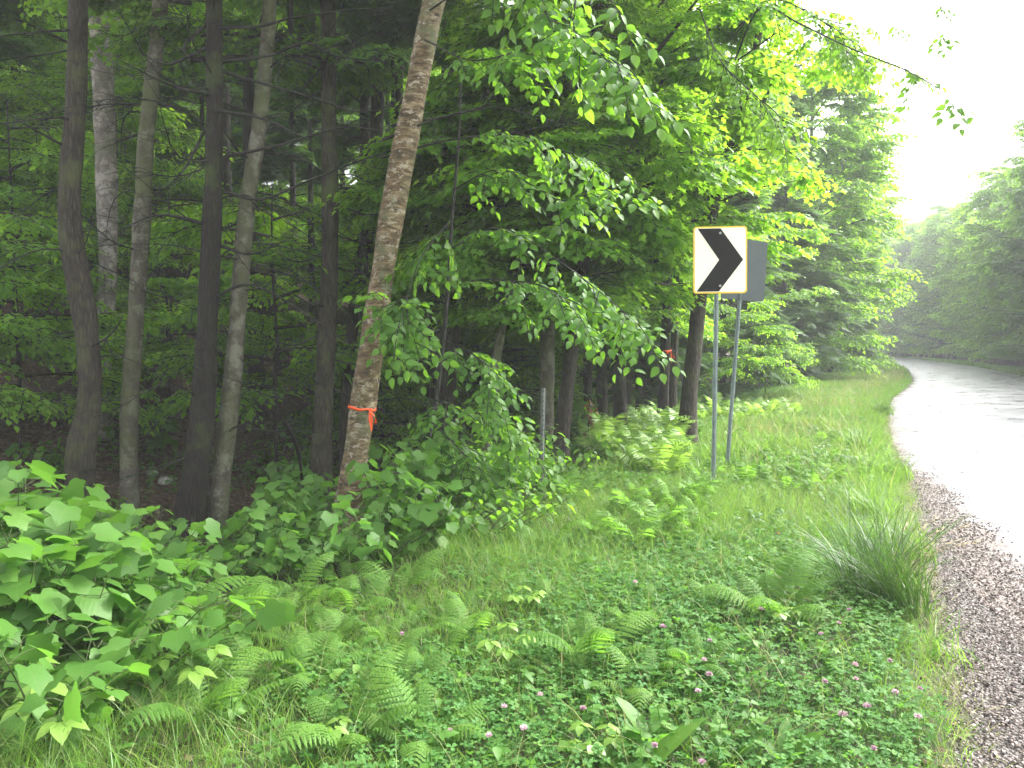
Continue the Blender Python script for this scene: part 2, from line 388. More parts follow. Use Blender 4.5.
# ------------------------------------------------------------------ ground sheet, road
def build_ground():
    rs = np.concatenate([[0.0], np.geomspace(.35, 330, 230)]); na = 300
    an = np.arange(na) / na * 2 * PI
    X = np.concatenate([[0], (rs[1:, None] * np.sin(an)).ravel()]); Y = np.concatenate([[0], (rs[1:, None] * np.cos(an)).ravel()])
    d = road_d(X, Y); Z = terrain(X, Y, d)
    dr = -d - ROADW
    wood = np.where(d > 0, sstep(4.0, 5.6, d + .5 * vnoise(X, Y, 1.2)), sstep(3, 5, dr))
    far = np.hypot(X, Y)
    green = np.where(d > 0, sstep(.15, .5, d) * (1 - sstep(3, 4.5, d)), sstep(.2, .6, dr) * (1 - sstep(3, 5, dr))) * sstep(12, 30, far)
    V = np.stack([X, Y, Z], 1); A = np.stack([wood, green, np.full_like(X, .5)], 1)
    n = len(rs) - 1
    i = np.arange(n - 1)[:, None] * na + 1; j = np.arange(na)[None, :]; k = (j + 1) % na
    q = np.stack([i + j, i + na + j, i + na + k, i + k], -1).reshape(-1)
    c = np.stack([np.zeros(na, int), 1 + np.arange(na), 1 + (np.arange(na) + 1) % na], 1).reshape(-1)
    g = Geo(); g.raw(V, A, np.concatenate([q, c]), np.concatenate([np.full((n - 1) * na, 4), np.full(na, 3)]), np.zeros((n - 1) * na + na, int))
    struct('ground', mesh('ground', g, [M['ground']]))
build_ground()
def strip(off, mat, name, lat=6, edge=False):
    """sheet along the road between lateral offsets (negative = right of left edge)"""
    E = EDGE; m = len(E); T = np.linspace(0, 1, lat) ** (1.7 if edge else 1)
    # denser along
    s = np.linspace(0, m - 1, m * 8); ex = np.interp(s, np.arange(m), E[:, 0]); ey = np.interp(s, np.arange(m), E[:, 1])
    nx = np.interp(s, np.arange(m), ENRM[:, 0]); ny = np.interp(s, np.arange(m), ENRM[:, 1])
    L = np.concatenate([[0], np.cumsum(np.hypot(np.diff(ex), np.diff(ey)))])
    o0, o1, z0, z1, crown = off
    o0 = o0(ex, ey, L) if callable(o0) else np.full(len(s), o0); o1 = o1(ex, ey, L) if callable(o1) else np.full(len(s), o1)
    O = o0[:, None] + (o1 - o0)[:, None] * T
    X = ex[:, None] + nx[:, None] * O; Y = ey[:, None] + ny[:, None] * O
    Z = z0 + (z1 - z0) * T[None, :] + crown * (1 - (2 * T[None, :] - 1) ** 2) + 0 * X
    A = np.stack(np.broadcast_arrays(T[None, :], L[:, None], (asp_edge(ex, ey, L)[:, None] - O) if edge else .5), -1).reshape(-1, 3).copy()
    i = np.arange(len(s) - 1)[:, None] * lat; j = np.arange(lat - 1)[None, :]
    F = np.stack([i + j, i + j + 1, i + lat + j + 1, i + lat + j], -1).reshape(-1)
    g = Geo(); g.raw(np.stack([X, Y, Z], -1).reshape(-1, 3), A, F, np.full((len(s) - 1) * (lat - 1), 4), np.zeros((len(s) - 1) * (lat - 1), int))
    return struct(name, mesh(name, g, [mat]))
asp_edge = lambda x, y, L: -(.08 + .85 * np.clip(1 - (np.hypot(x, y) - 3.5) / 9, 0, 1)) + .05 * np.sin(L * 2.1) + .03 * np.sin(L * 5.3 + 1)
strip((lambda x, y, L: .03 + .05 * np.sin(L * 3.3) * np.sin(L * 1.7 + 1) + .03 * np.sin(L * 11), -1.5, -.028, -.004, 0), M['gravel'], 'gravel_shoulder', 4)
strip((lambda x, y, L: asp_edge(x, y, L) + .38 * np.clip(-asp_edge(x, y, L) * 2, .1, 1), -ROADW + .1, -.0185, .001, .022), M['asphalt'], 'road', 26, edge=True)

# ------------------------------------------------------------------ leaf shapes (length 1 along +y)
def leaf_strip(rows, fold=.18, droop=.12, rnd=0.0):
    """rows: (v_mid, u_out, v_out)"""
    V, A, F = [], [], []
    for (vm, u, vo) in rows:
        zm = -droop * vm * vm; zo = fold * u - droop * vo * vo * 1.1
        V += [(0, vm, zm), (u, vo, zo), (-u, vo, zo)]; A += [(0, vm, rnd), (u, vo, rnd), (-u, vo, rnd)]
    N = []
    for i in range(len(rows) - 1):
        a = 3 * i; b = a + 3
        F += [a, a + 1, b + 1, b, a, b, b + 2, a + 2]; N += [4, 4]
    return (np.array(V, float), np.array(A, float), np.array(F), np.array(N), np.zeros(len(N), int))
L_MAPLE = leaf_strip([(0, .01, -.0), (.05, .24, -.12), (.12, .42, -.03), (.22, .50, .12), (.33, .50, .30), (.44, .56, .47), (.54, .57, .63), (.62, .42, .66), (.70, .31, .70), (.80, .22, .80), (.90, .11, .92), (1.0, .003, 1.04)], .12, .2)
L_OVATE = leaf_strip([(0, .01, 0), (.12, .16, .08), (.32, .31, .28), (.52, .31, .52), (.74, .19, .74), (.88, .08, .88), (1, .003, 1)], .22, .25)
L_OVATE_LO = leaf_strip([(0, .02, 0), (.35, .32, .3), (.7, .22, .7), (1, .01, 1)], .25, .25)
L_STAR_LO = leaf_strip([(0, .03, -.02), (.2, .42, .12), (.38, .22, .34), (.5, .52, .62), (.66, .17, .64), (1, .01, 1)], .2, .25)
L_TINY = leaf_strip([(0, .02, 0), (.45, .34, .4), (1, .01, 1)], .3, .2)
L_PINNULE = leaf_strip([(0, .42, 0), (.5, .40, .5), (1, .05, 1)], .1, .1)
L_NEEDLE = leaf_strip([(0, .05, 0), (.45, .075, .45), (1, .01, 1)], .05, .15)

def jit(n, s): return rng.normal(0, s, (n, 3))
# leafy twig: along +y, leaves alternate, roughly horizontal, hanging a little
def leafy_twig(leaf, length, nleaf, size, side=2, wood=1, droop=.25, petiole=.02, tilt=.35):
    g = Geo()
    def axis(o, d, L, n, r, sz):
        t = np.linspace(0, 1, 6); pts = o + d * L * t[:, None] + np.array([0, 0, -droop * L]) * (t ** 2)[:, None]
        g.tube(pts, np.linspace(r, r * .4, 6), 4, wood, cap=False)
        k = np.linspace(.12, 1, n); c = o + d * L * k[:, None] + np.array([0, 0, -droop * L]) * (k ** 2)[:, None]
        lat = np.cross(d, [0, 0, 1.0]); s = np.where(np.arange(n) % 2, 1, -1)[:, None]
        dd = unit(d * rng.uniform(.35, .8, (n, 1)) + lat * s * rng.uniform(.5, .95, (n, 1)) + np.array([0, 0, -.35]) * rng.uniform(.2, 1.6, (n, 1)))
        dd[-1] = unit(d + np.array([0, 0, -.3]))
        up = np.array([0, 0, 1.0]) + jit(n, tilt)
        g.add(leaf, orient(dd, up, rng.uniform(.7, 1.15, n) * sz), c + dd * petiole, rng.uniform(0, 1, n), 0)
    y = np.array([0, 1.0, 0])
    axis(np.zeros(3), y, length, nleaf, .006 * length / .6, size)
    for i in range(side):
        f = rng.uniform(.2, .7); s = 1 if i % 2 else -1
        o = y * length * f + np.array([0, 0, -droop * length * f * f])
        d = unit(np.array([s * rng.uniform(.6, 1.0), 1, rng.uniform(-.15, .1)]))
        axis(o, d, length * rng.uniform(.4, .62), max(3, int(nleaf * .6)), .004 * length / .6, size)
    return g.fin()

# hemlock spray: flat feathery fan along +y
def hem_spray(L=.42, n=24):
    g = Geo(); t = np.linspace(0, 1, 5)
    g.tube(np.stack([0 * t, t * L, -.10 * L * t * t], 1), np.linspace(.003, .0012, 5), 3, 1, cap=False)
    k = np.repeat(np.linspace(.04, .97, n), 2); s = np.tile([1, -1], n)
    d = unit(np.stack([s * .75, .65 + 0 * k, rng.normal(-.12, .12, 2 * n)], 1)); ln = (.30 * L) * (1 - k) ** .75 * rng.uniform(.7, 1.2, 2 * n) + .02
    o = np.stack([0 * k, k * L, -.10 * L * k * k], 1)
    # each side twig: a row of small needle-clad kites
    g.add(L_NEEDLE, orient(d, np.array([0, 0, 1.0]) + jit(2 * n, .2), ln), o, rng.uniform(0, .3, 2 * n), 0)
    m = ln > .05
    for f in (.35, .65):
        for q in (1, -1):
            dd = unit(d[m] + np.stack([q * .1 + 0 * k[m], .55 * q * s[m] * s[m], 0 * k[m]], 1))
            g.add(L_NEEDLE, orient(dd, np.array([0, 0, 1.0]) + jit(m.sum(), .2), ln[m] * .5), (o + d * ln[:, None] * f)[m], rng.uniform(0, .3, m.sum()), 0)
    return g.fin()
HS = [hem_spray(.42, 20), hem_spray(.36, 16)]
def hem_bough(n=16, L=2.0, droop=.28):
    g = Geo(); t = np.linspace(0, 1, 9)
    ax = lambda t: np.stack([.06 * np.sin(t * 5), t * L, .10 * np.sin(t * 2.6) * L - droop * L * t ** 2.2], 1)
    g.tube(ax(t), np.linspace(.018, .003, 9), 5, 1, cap=False)
    k = np.repeat(np.linspace(.15, .95, n), 2); s = np.tile([1, -1], n)
    o = ax(k); d = unit(np.stack([s * rng.uniform(.7, 1.1, 2 * n), rng.uniform(.5, .9, 2 * n), rng.uniform(-.5, .0, 2 * n)], 1))
    sc_ = (.5 + 1.2 * np.sin(np.clip(k * 1.15, 0, 1) * PI) ** .8) * rng.uniform(.8, 1.25, 2 * n) * L / 2
    for q in (0, 1):
        m = np.arange(2 * n) % 2 == q
        g.add(HS[q], orient(d[m], np.array([0, 0, 1.0]) + jit(m.sum(), .25), sc_[m]), o[m], rng.uniform(0, 1, m.sum()))
    m2 = slice(0, 2 * n, 3)
    g.add(HS[0], orient(unit(d[m2] + [0, .8, -.5]), np.array([0, 0, 1.0]) + jit(len(k[m2]), .3), sc_[m2] * .8), (o + d * .25)[m2], rng.uniform(0, 1, len(k[m2])))
    g.add(HS[0], orient([[0, 1, -.6]], [[0, 0, 1]], 1.0), ax(np.array([.97])), [.5])
    return g.fin()
BOUGH = [hem_bough(16, 2.0, .25), hem_bough(15, 2.0, .4), hem_bough(17, 2.0, .15)]
def dead_branch(g, o, d, L, r=.012, mat=0, rise=-.1, sub=4, depth=0, seed=None):
    n = 8; t = np.linspace(0, 1, n); lat = np.cross(d, [0, 0, 1.0])
    w1, w2 = rng.uniform(-.12, .12, 2)
    pts = o + d * L * t[:, None] + np.outer(w1 * L * np.sin(t * rng.uniform(3, 6)), lat) + np.outer((rise * t ** 1.8 + w2 * np.sin(t * 5)) * L, [0, 0, 1.0])
    g.tube(pts, r * (1 - .8 * t), 5 if depth == 0 else 3, mat, cap=False)
    if depth < 2:
        for i in range(sub):
            k = rng.integers(2, n - 1); s = rng.choice([-1, 1])
            dd = unit(d * rng.uniform(.3, 1) + lat * s * rng.uniform(.3, .9) + np.array([0, 0, rng.uniform(-.5, .25)]))
            dead_branch(g, pts[k], dd, L * rng.uniform(.25, .5), r * .45, mat, rise * .7, max(1, sub - 2), depth + 1)

def hemlock_crown(H, z0, rmax, n, seed):
    """boughs from z0 up to H on an axis at the origin"""
    g = Geo(); h = z0 + (H - z0) * rng.uniform(0, 1, n) ** .9; a = rng.uniform(0, 2 * PI, n)
    f = (h - z0) / (H - z0); L = rmax * (1.05 - f) ** .8 * rng.uniform(.65, 1.1, n) * np.clip(.75 + f * 2, 0, 1) + .3
    d = np.stack([np.cos(a), np.sin(a), .12 + .3 * f], 1); o = np.stack([.03 * np.cos(a), .03 * np.sin(a), h], 1)
    for q in range(3):
        m = np.arange(n) % 3 == q
        g.add(BOUGH[q], orient(d[m], np.array([0, 0, 1.0]) + jit(m.sum(), .15), L[m] / 2), o[m], rng.uniform(0, 1, m.sum()))
    g.tube([(0, 0, z0 - .2), (0, 0, (z0 + H) / 2), (0, 0, H)], [.05, .04, .008], 6, 1)
    return g.fin()

def decid_crown(z0, z1, r, nlimb, twigs, seed, rise=.45, per=9, low=0.0, sz=1.0):
    """limbs from the axis carry sub-branches which carry leafy twigs, in flattish layers"""
    g = Geo(); A = [[] for _ in twigs]
    for i in range(nlimb):
        f = (i + rng.uniform(0, 1)) / nlimb; h = z0 + (z1 - z0) * f * .85; a = i * 2.4 + rng.uniform(-.5, .5)
        L = r * (math.sin(PI * min(1, .22 + f * .68)) ** .55) * rng.uniform(.75, 1.1)
        d = unit(np.array([math.cos(a), math.sin(a), rise * (.5 + f) + rng.uniform(-.1, .1)]))
        t = np.linspace(0, 1, 9); lat = np.cross(d, [0, 0, 1.0]); wb = rng.uniform(-.12, .12)
        ax = lambda t: np.array([0, 0, h]) + d * L * t[:, None] + np.outer(wb * L * np.sin(t * 4), lat) + np.outer(-.16 * L * t ** 2.5, [0, 0, 1.0])
        g.tube(ax(t), .014 * L * (1.1 - t) + .004, 6, 1, cap=False)
        for j in range(7):
            k = rng.uniform(.22, .95); s = 1 if j % 2 else -1; o2 = ax(np.array([k]))[0]
            d2 = unit(d * [1, 1, .4] + lat * s * rng.uniform(.4, 1.1) + np.array([0, 0, rng.uniform(-.05, .3)]))
            L2 = L * rng.uniform(.25, .5) * (1.2 - .5 * k)
            p2 = o2 + d2 * L2 * t[:, None] + np.outer(-.12 * L2 * t ** 2, [0, 0, 1.0])
            g.tube(p2, .006 * L2 * (1.1 - t) + .003, 4, 1, cap=False)
            for q in range(per // 2):
                kk = rng.uniform(.2, 1); A[rng.integers(len(twigs))].append((p2[int(kk * 8)], unit(d2 * [1, 1, .3] + np.cross(d2, [0, 0, 1.]) * rng.uniform(-1.1, 1.1) + [0, 0, rng.uniform(-.35, .15)])))
        for q in range(per):
            kk = rng.uniform(.3, 1); A[rng.integers(len(twigs))].append((ax(np.array([kk]))[0], unit(d * [1, 1, .3] + lat * rng.uniform(-1.2, 1.2) + [0, 0, rng.uniform(-.35, .2)])))
    for T, L in zip(twigs, A):
        if not L: continue
        o = np.array([x[0] for x in L]); d = np.array([x[1] for x in L]); n = len(L)
        g.add(T, orient(d, np.array([0, 0, 1.0]) + jit(n, .22), rng.uniform(.75, 1.25, n) * sz), o, rng.uniform(0, 1, n))
    return g.fin()

def trunk_geo(pts, rad, sides=18, rough=.07, flare=.5, mat=0, seed=0, step=.12):
    pts = np.asarray(pts, float); rad = np.asarray(rad, float)
    L = np.concatenate([[0], np.cumsum(np.linalg.norm(np.diff(pts, axis=0), axis=1))])
    cr = catmull(np.c_[pts, rad], 10); Lc = np.concatenate([[0], np.cumsum(np.linalg.norm(np.diff(cr[:, :3], axis=0), axis=1))])
    s = np.arange(0, Lc[-1], step); q = np.stack([np.interp(s, Lc, cr[:, i]) for i in range(4)], 1)
    r = np.clip(q[:, 3], .004, None) * (1 + flare * np.exp(-s / .22)) * (1 + .03 * np.sin(s * 3.1 + seed) + .025 * np.sin(s * 7.7 + seed))
    g = Geo(); g.tube(q[:, :3], r, sides, mat, rough, seed=seed); return g

# ------------------------------------------------------------------ libraries
TW_MAPLE = [leafy_twig(L_STAR_LO, .62, 9, .105, 3), leafy_twig(L_STAR_LO, .5, 8, .11, 2), leafy_twig(L_STAR_LO, .7, 10, .10, 4)]
TW_BEECH = [leafy_twig(L_OVATE_LO, .62, 11, .10, 3), leafy_twig(L_OVATE_LO, .52, 9, .10, 2), leafy_twig(L_OVATE_LO, .75, 12, .095, 4)]
TW_NEAR = [leafy_twig(L_OVATE, .6, 9, .13, 2), leafy_twig(L_OVATE, .5, 8, .135, 1), leafy_twig(L_OVATE, .7, 10, .125, 3)]
LIB = {}
def lib(key, T, mats): LIB[key] = mesh(key, T, mats)
def mk_decid(key, H, z0, r, nl, tw, leafm, bark, trad=.12, per=9, rise=.45, lean=.02, sz=1.0):
    lib(key + '_crown', decid_crown(z0, H, r, nl, tw, 0, rise, per, 0, sz), [M[leafm], M['bark_dark']])
    pts = [(0, 0, -.3), (lean * 2, .02, 2), (-.03, .05, H * .4), (.04, 0, H * .7), (0, 0, H * .97)]
    lib(key + '_trunk', trunk_geo(pts, [trad * 1.05, trad, trad * .8, trad * .5, .01], 12, seed=H), [M[bark]])
mk_decid('maple_a', 14, 6.0, 2.9, 13, TW_MAPLE, 'canopy', 'bark_brown', .13)
mk_decid('maple_b', 16, 7.5, 3.0, 13, TW_MAPLE, 'canopy', 'bark_grey', .15)
mk_decid('beech_a', 13, 3.8, 2.7, 15, TW_BEECH, 'canopy', 'bark_grey', .11)
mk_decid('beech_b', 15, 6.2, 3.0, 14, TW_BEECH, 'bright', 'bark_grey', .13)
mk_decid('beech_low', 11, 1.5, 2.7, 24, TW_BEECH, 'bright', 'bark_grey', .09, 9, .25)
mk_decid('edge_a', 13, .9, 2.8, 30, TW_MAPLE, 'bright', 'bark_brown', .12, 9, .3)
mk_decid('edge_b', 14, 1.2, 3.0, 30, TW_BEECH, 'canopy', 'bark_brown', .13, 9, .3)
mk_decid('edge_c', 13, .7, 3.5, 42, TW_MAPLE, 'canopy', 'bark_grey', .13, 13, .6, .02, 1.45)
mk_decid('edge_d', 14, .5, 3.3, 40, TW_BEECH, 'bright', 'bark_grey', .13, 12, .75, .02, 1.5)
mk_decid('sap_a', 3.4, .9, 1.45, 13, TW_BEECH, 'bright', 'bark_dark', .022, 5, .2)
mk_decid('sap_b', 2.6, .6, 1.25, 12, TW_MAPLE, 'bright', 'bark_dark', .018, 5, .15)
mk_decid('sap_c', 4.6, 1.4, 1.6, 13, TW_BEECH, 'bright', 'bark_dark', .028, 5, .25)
for key, H, z0, r, n in (('hem_a', 15, 4.6, 2.2, 58), ('hem_b', 13, 2.4, 2.2, 66), ('hem_c', 17, 6.2, 2.3, 60), ('hem_low', 12, .5, 2.5, 150)):
    lib(key + '_crown', hemlock_crown(H, z0, r, n, 0), [M['hemlock'], M['twig']])
    t = {'hem_a': .11, 'hem_b': .09, 'hem_c': .15, 'hem_low': .13}[key]
    lib(key + '_trunk', trunk_geo([(0, 0, -.3), (.02, 0, 2), (0, .03, H * .5), (0, 0, H)], [t * 1.05, t, t * .6, .01], 12, seed=H), [M['bark_hem']])
    g = Geo()
    for i in range(16):
        a = rng.uniform(0, 2 * PI); h = rng.uniform(.9, z0 + 2)
        dead_branch(g, np.array([0, 0, h]), unit(np.array([math.cos(a), math.sin(a), rng.uniform(-.15, .35)])), rng.uniform(.7, 1.7), .011, 0, -.15, 4)
    lib(key + '_dead', g, [M['twig']])

def tree(key, x, y, label, cat='tree', group=None, s=1.0, rz=None, name=None, dead=True):
    kind = key.split('_')[0]
    nm = name or {'hem': 'hemlock_tree', 'maple': 'maple_tree', 'beech': 'beech_tree', 'edge': 'roadside_tree', 'sap': 'sapling'}[kind]
    t = thing(nm, label, cat, (x, y, gz(x, y)), group, rng.uniform(0, 6.28) if rz is None else rz, s)
    obj('trunk', LIB[key + '_trunk'], t); obj('crown', LIB[key + '_crown'], t)
    if dead and key + '_dead' in LIB: obj('dead_branches', LIB[key + '_dead'], t)['kind'] = 'stuff'
    return t

# custom trunk: pixel polyline at one depth, carried on upward out of the frame
def ctree(name, label, pxs, Y, bark, H, crown=None, cs=1.0, crown_z=None, sides=22, rough=.06, base=None, cat='tree', flare=.5, curve=.25):
    px = np.array(pxs, float); pts = np.array([P(a, b, Y) for a, b, c in px]); rad = px[:, 2] / 2 / FPX * Y
    if pts[0, 2] > pts[-1, 2]: pts = pts[::-1]; rad = rad[::-1]
    b0 = pts[0].copy(); g0 = gz(b0[0], b0[1])
    if b0[2] > g0 - .05:
        pts = np.vstack([[b0[0] - (pts[1, 0] - b0[0]) * .2, b0[1], g0 - .2], pts]) if b0[2] > g0 + .15 else pts
        if len(rad) < len(pts): rad = np.concatenate([[rad[0] * 1.08], rad])
    d = unit(pts[-1] - pts[-2]); top = pts[-1]; r = rad[-1]; n = 5
    if top[2] < H:
        st = (H - top[2]) / n
        for i in range(n):
            d = unit(d * [1 - curve, 1 - curve, 1]); top = top + d * st; r = r * .78
            pts = np.vstack([pts, top]); rad = np.append(rad, max(.01, r * (1 if i < n - 1 else .2)))
    root = np.array([pts[0, 0], pts[0, 1], gz(pts[0, 0], pts[0, 1])])
    t = thing(name, label, cat, tuple(root))
    obj('trunk', mesh('trunk', trunk_geo(pts - root, rad, sides, rough, flare, seed=Y * 3 + px[0, 0]), [M[bark]]), t)
    if crown:
        zc = crown_z if crown_z is not None else 0
        zt = H * .7; k = np.argmin(abs(pts[:, 2] - zt)); off = pts[k] - root
        obj('crown', LIB[crown + '_crown'], t, (off[0], off[1], zc), rng.uniform(0, 6.28), cs)
    return t, root
def pbranch(root, parent, pxs, Y, r0, name='branch', sub=5, mat='twig', Y1=None, twiglen=.35):
    px = np.array(pxs, float); n = len(px); Ys = np.linspace(Y, Y if Y1 is None else Y1, n)
    pts = catmull(np.array([P(a, b, y) for (a, b), y in zip(px, Ys)]) - root, 6); m = len(pts)
    g = Geo(); rr = np.linspace(r0, r0 * .25, m); g.tube(pts, rr, 7, 0, .1, seed=1)
    tl = np.linalg.norm(pts[-1] - pts[0])
    for i in range(sub):
        k = rng.integers(int(m * .25), m - 1); d0 = unit(pts[k] - pts[k - 1])
        dead_branch(g, pts[k], unit(d0 * .7 + rng.normal(0, .55, 3)), tl * rng.uniform(.15, twiglen), rr[k] * .5, 0, -.05, 3, 0 if rr[k] > .008 else 1)
    return obj(name, mesh(name, g, [M[mat]]), parent), pts

# ================================================================== the named trees
HEM = []
t1, r1 = ctree('mossy_tree', 'dark brown mossy trunk with a slow bend, leftmost big trunk at the wood edge', [(78, -5, 17), (76, 100, 19), (70, 190, 21), (72, 240, 22), (82, 300, 23), (89, 360, 22), (88, 410, 22), (80, 462, 27)], 8.6, 'bark_brown', 15, 'maple_b', .95)
t2, r2 = ctree('pale_birch_tree', 'pale grey birch trunk rising just behind the bent mossy trunk', [(100, -5, 20), (104, 100, 20), (107, 200, 19), (108, 270, 17), (103, 340, 17), (100, 440, 17)], 11.5, 'bark_pale', 17, 'beech_b', 1.0)
t3, r3 = ctree('lichen_tree', 'slim grey-green lichened trunk leaning right, between pale birch and dark hemlock', [(161, -5, 14), (156, 50, 14), (147, 130, 15), (143, 200, 16), (138, 280, 16), (134, 340, 16), (129, 430, 17)], 9.6, 'bark_grey', 15, 'maple_a', .95)
t4, r4 = ctree('dark_hemlock_tree', 'dark wet hemlock trunk with many dead side branches', [(214, -5, 15), (215, 80, 16), (214, 160, 17), (210, 260, 19), (206, 350, 21), (201, 430, 24), (190, 512, 29)], 8.9, 'bark_hem', 16, 'hem_c', .9, 1.6)
t5, r5 = ctree('leaning_tree', 'slim lichened trunk leaning right just right of the dark hemlock', [(270, -5, 13), (266, 60, 14), (259, 130, 15), (248, 200, 16), (242, 260, 16), (236, 340, 17), (228, 420, 18), (217, 508, 22)], 9.2, 'bark_grey', 15, 'hem_a', .8, 2.6)
t6, r6 = ctree('straight_tree', 'straight grey-brown trunk left of the orange-taped birch', [(328, -5, 14), (329, 120, 15), (330, 240, 17), (327, 340, 18), (320, 480, 21)], 9.9, 'bark_brown', 16, 'maple_a', 1.0)
t7, r7 = ctree('yellow_birch_tree', 'leaning yellow birch with peeling bronze bark and orange tape', [(440, -30, 22), (428, 30, 22), (412, 110, 23), (396, 190, 24), (383, 270, 24), (371, 350, 24), (362, 410, 25), (354, 470, 26), (348, 522, 30)], 7.1, 'birch', 14, 'beech_a', .85, 2.2, 32, .075)
t8, r8 = ctree('dark_trunk_tree', 'thin dark trunk behind the taped birch, left of the crooked stem', [(384, -5, 12), (380, 60, 13), (375, 160, 13), (368, 230, 14), (352, 330, 12), (345, 440, 12)], 11.5, 'bark_dark', 14, 'hem_a', .8, 2.4)
t9, r9 = ctree('broad_pine_tree', 'broad weathered brown trunk seen above the leaves right of the taped birch', [(458, -5, 27), (456, 60, 28), (453, 130, 29), (448, 260, 30), (440, 400, 32)], 14.5, 'bark_brown', 19, 'maple_b', 1.1)
t10, r10 = ctree('wet_black_tree', 'wet black trunk leaning right, standing at the edge of the fern bank', [(606, -5, 10), (592, 50, 11), (578, 110, 11), (583, 180, 12), (586, 240, 12), (576, 310, 13), (568, 380, 14), (559, 460, 17)], 10.6, 'bark_dark', 13, 'edge_a', .8, 2.6)
t11, r11 = ctree('forked_maple_tree', 'brown forked trunk just behind the road signs', [(748, 90, 9), (738, 130, 11), (716, 190, 13), (707, 240, 14), (700, 290, 15), (694, 350, 15), (689, 400, 16), (687, 448, 19)], 11.9, 'bark_brown', 10, None)
t12, r12 = ctree('crooked_tree', 'thin dark trunk leaning right, half hidden by birch leaves', [(404, 0, 9), (400, 60, 9), (396, 130, 8), (382, 220, 10), (372, 300, 10), (365, 400, 10)], 12.5, 'bark_dark', 13, None)
t13, r13 = ctree('grey_beech_tree', 'smooth grey trunk directly behind the bare marker post', [(560, 180, 11), (552, 260, 13), (548, 340, 14), (546, 450, 16)], 10.9, 'bark_grey', 14, 'beech_b', .9)
t14, r14 = ctree('bent_sapling_tree', 'thin lichened leaning stem between taped birch and marker post', [(520, 230, 7), (508, 300, 8), (496, 360, 9), (488, 440, 10)], 10.2, 'bark_grey', 9, 'beech_a', .5, 2.5)
t15, r15 = ctree('slender_dark_stem', 'slender near-black stem rising from the viburnum leaves right of the taped birch', [(458, 150, 2.5), (452, 220, 3), (447, 300, 4), (440, 370, 4.5), (430, 430, 5), (422, 480, 6)], 7.6, 'twig', 4.3, None)
for i, (a, b, wd) in enumerate([(613, 620, 12), (600, 602, 9), (588, 588, 8), (630, 626, 9), (642, 640, 8)]):
    ctree('shaded_trunk_tree', ['thick dark trunk in the shade left of the orange flag', 'dark trunk second left in the shaded clump beyond the ferns', 'dark trunk leftmost in the shaded clump beyond the ferns', 'slim dark trunk right in the shaded clump beyond the ferns', 'thin dark trunk at the right edge of the shaded clump'][i],
          [(a, 180, wd * .8), ((a + b) / 2, 300, wd), (b, 405, wd * 1.15)], 14.5 + i * .9, 'bark_hem', 13, 'beech_low', .8, 1.0)
tf, rf = ctree('flagged_hemlock_tree', 'dark trunk wearing an orange flag beyond the fern bank', [(668, 180, 9), (667, 300, 9), (663, 408, 11)], 14.6, 'bark_hem', 12, 'hem_b', .85, 1.2)
tg, rg = ctree('shaded_trunk_tree', 'slim brown trunk just right of the orange-flagged trunk', [(678, 180, 6), (676, 300, 7), (672, 410, 8)], 15.2, 'bark_brown', 12, 'maple_a', .7)

# dead limbs that cross the upper left of the picture
for pl in ([(222, 28), (260, 26), (292, 18), (350, 10), (395, 8)], [(222, 62), (270, 55), (306, 43), (335, 56), (385, 62)], [(224, 72), (275, 87), (320, 100), (362, 112), (410, 100)],
           [(224, 157), (280, 145), (345, 127), (380, 132)], [(224, 192), (262, 199), (310, 180), (362, 160), (400, 148)], [(220, 246), (252, 254), (290, 238)],
           [(206, 48), (168, 64), (140, 52)], [(206, 128), (182, 172), (152, 198)], [(212, 110), (260, 118), (310, 140)], [(208, 300), (250, 285), (300, 310), (350, 345)],
           [(214, 95), (170, 85), (120, 60)], [(208, 225), (160, 215), (120, 230)], [(212, 20), (185, 45), (190, 62)]):
    pbranch(r4, t4, pl, 8.9, .021, 'dead_branch', 6, Y1=8.9 + random.uniform(-1.2, .8))
for pl in ([(78, 30), (40, 32), (-20, 38)], [(75, 120), (50, 118), (-10, 125)], [(72, 150), (35, 130), (-15, 100)], [(86, 350), (110, 335), (124, 315)]):
    pbranch(r1, t1, pl, 8.6, .017, 'dead_branch', 5, Y1=8.0)
for pl in ([(328, 60), (300, 90), (262, 105)], [(330, 200), (370, 215), (410, 195)], [(328, 300), (290, 270), (258, 262)], [(329, 30), (365, 48), (400, 80)], [(328, 250), (300, 262), (270, 250)], [(327, 330), (290, 345), (240, 322)]):
    pbranch(r6, t6, pl, 9.9, .016, 'dead_branch', 5, Y1=9.4)
for pl in ([(104, 28), (118, 18), (145, 0)],):
    pbranch(r2, t2, pl, 11.5, .03, 'limb', 3, 'bark_pale')
pbranch(r7, t7, [(383, 140), (440, 118), (500, 108), (555, 122)], 7.15, .014, 'branch', 5, 'twig', 6.6)
pbranch(r7, t7, [(396, 125), (440, 118), (478, 108), (492, 104)], 7.2, .018, 'broken_limb', 1, 'bark_brown', 6.9)
pbranch(r7, t7, [(381, 158), (450, 140), (520, 132), (572, 118)], 7.3, .012, 'branch', 5, 'twig', 6.8)
pbranch(r11, t11, [(716, 190), (736, 150), (762, 105), (775, 75)], 11.9, .06, 'fork', 4, 'bark_brown')
pbranch(r11, t11, [(738, 130), (742, 100), (752, 70), (758, 20)], 11.9, .05, 'fork', 4, 'bark_brown')
pbranch(r11, t11, [(712, 205), (750, 190), (800, 180)], 11.9, .02, 'limb', 4, 'bark_brown', 10.9)
pbranch(r14, t14, [(500, 330), (560, 300), (620, 262)], 10.2, .012, 'branch', 4)

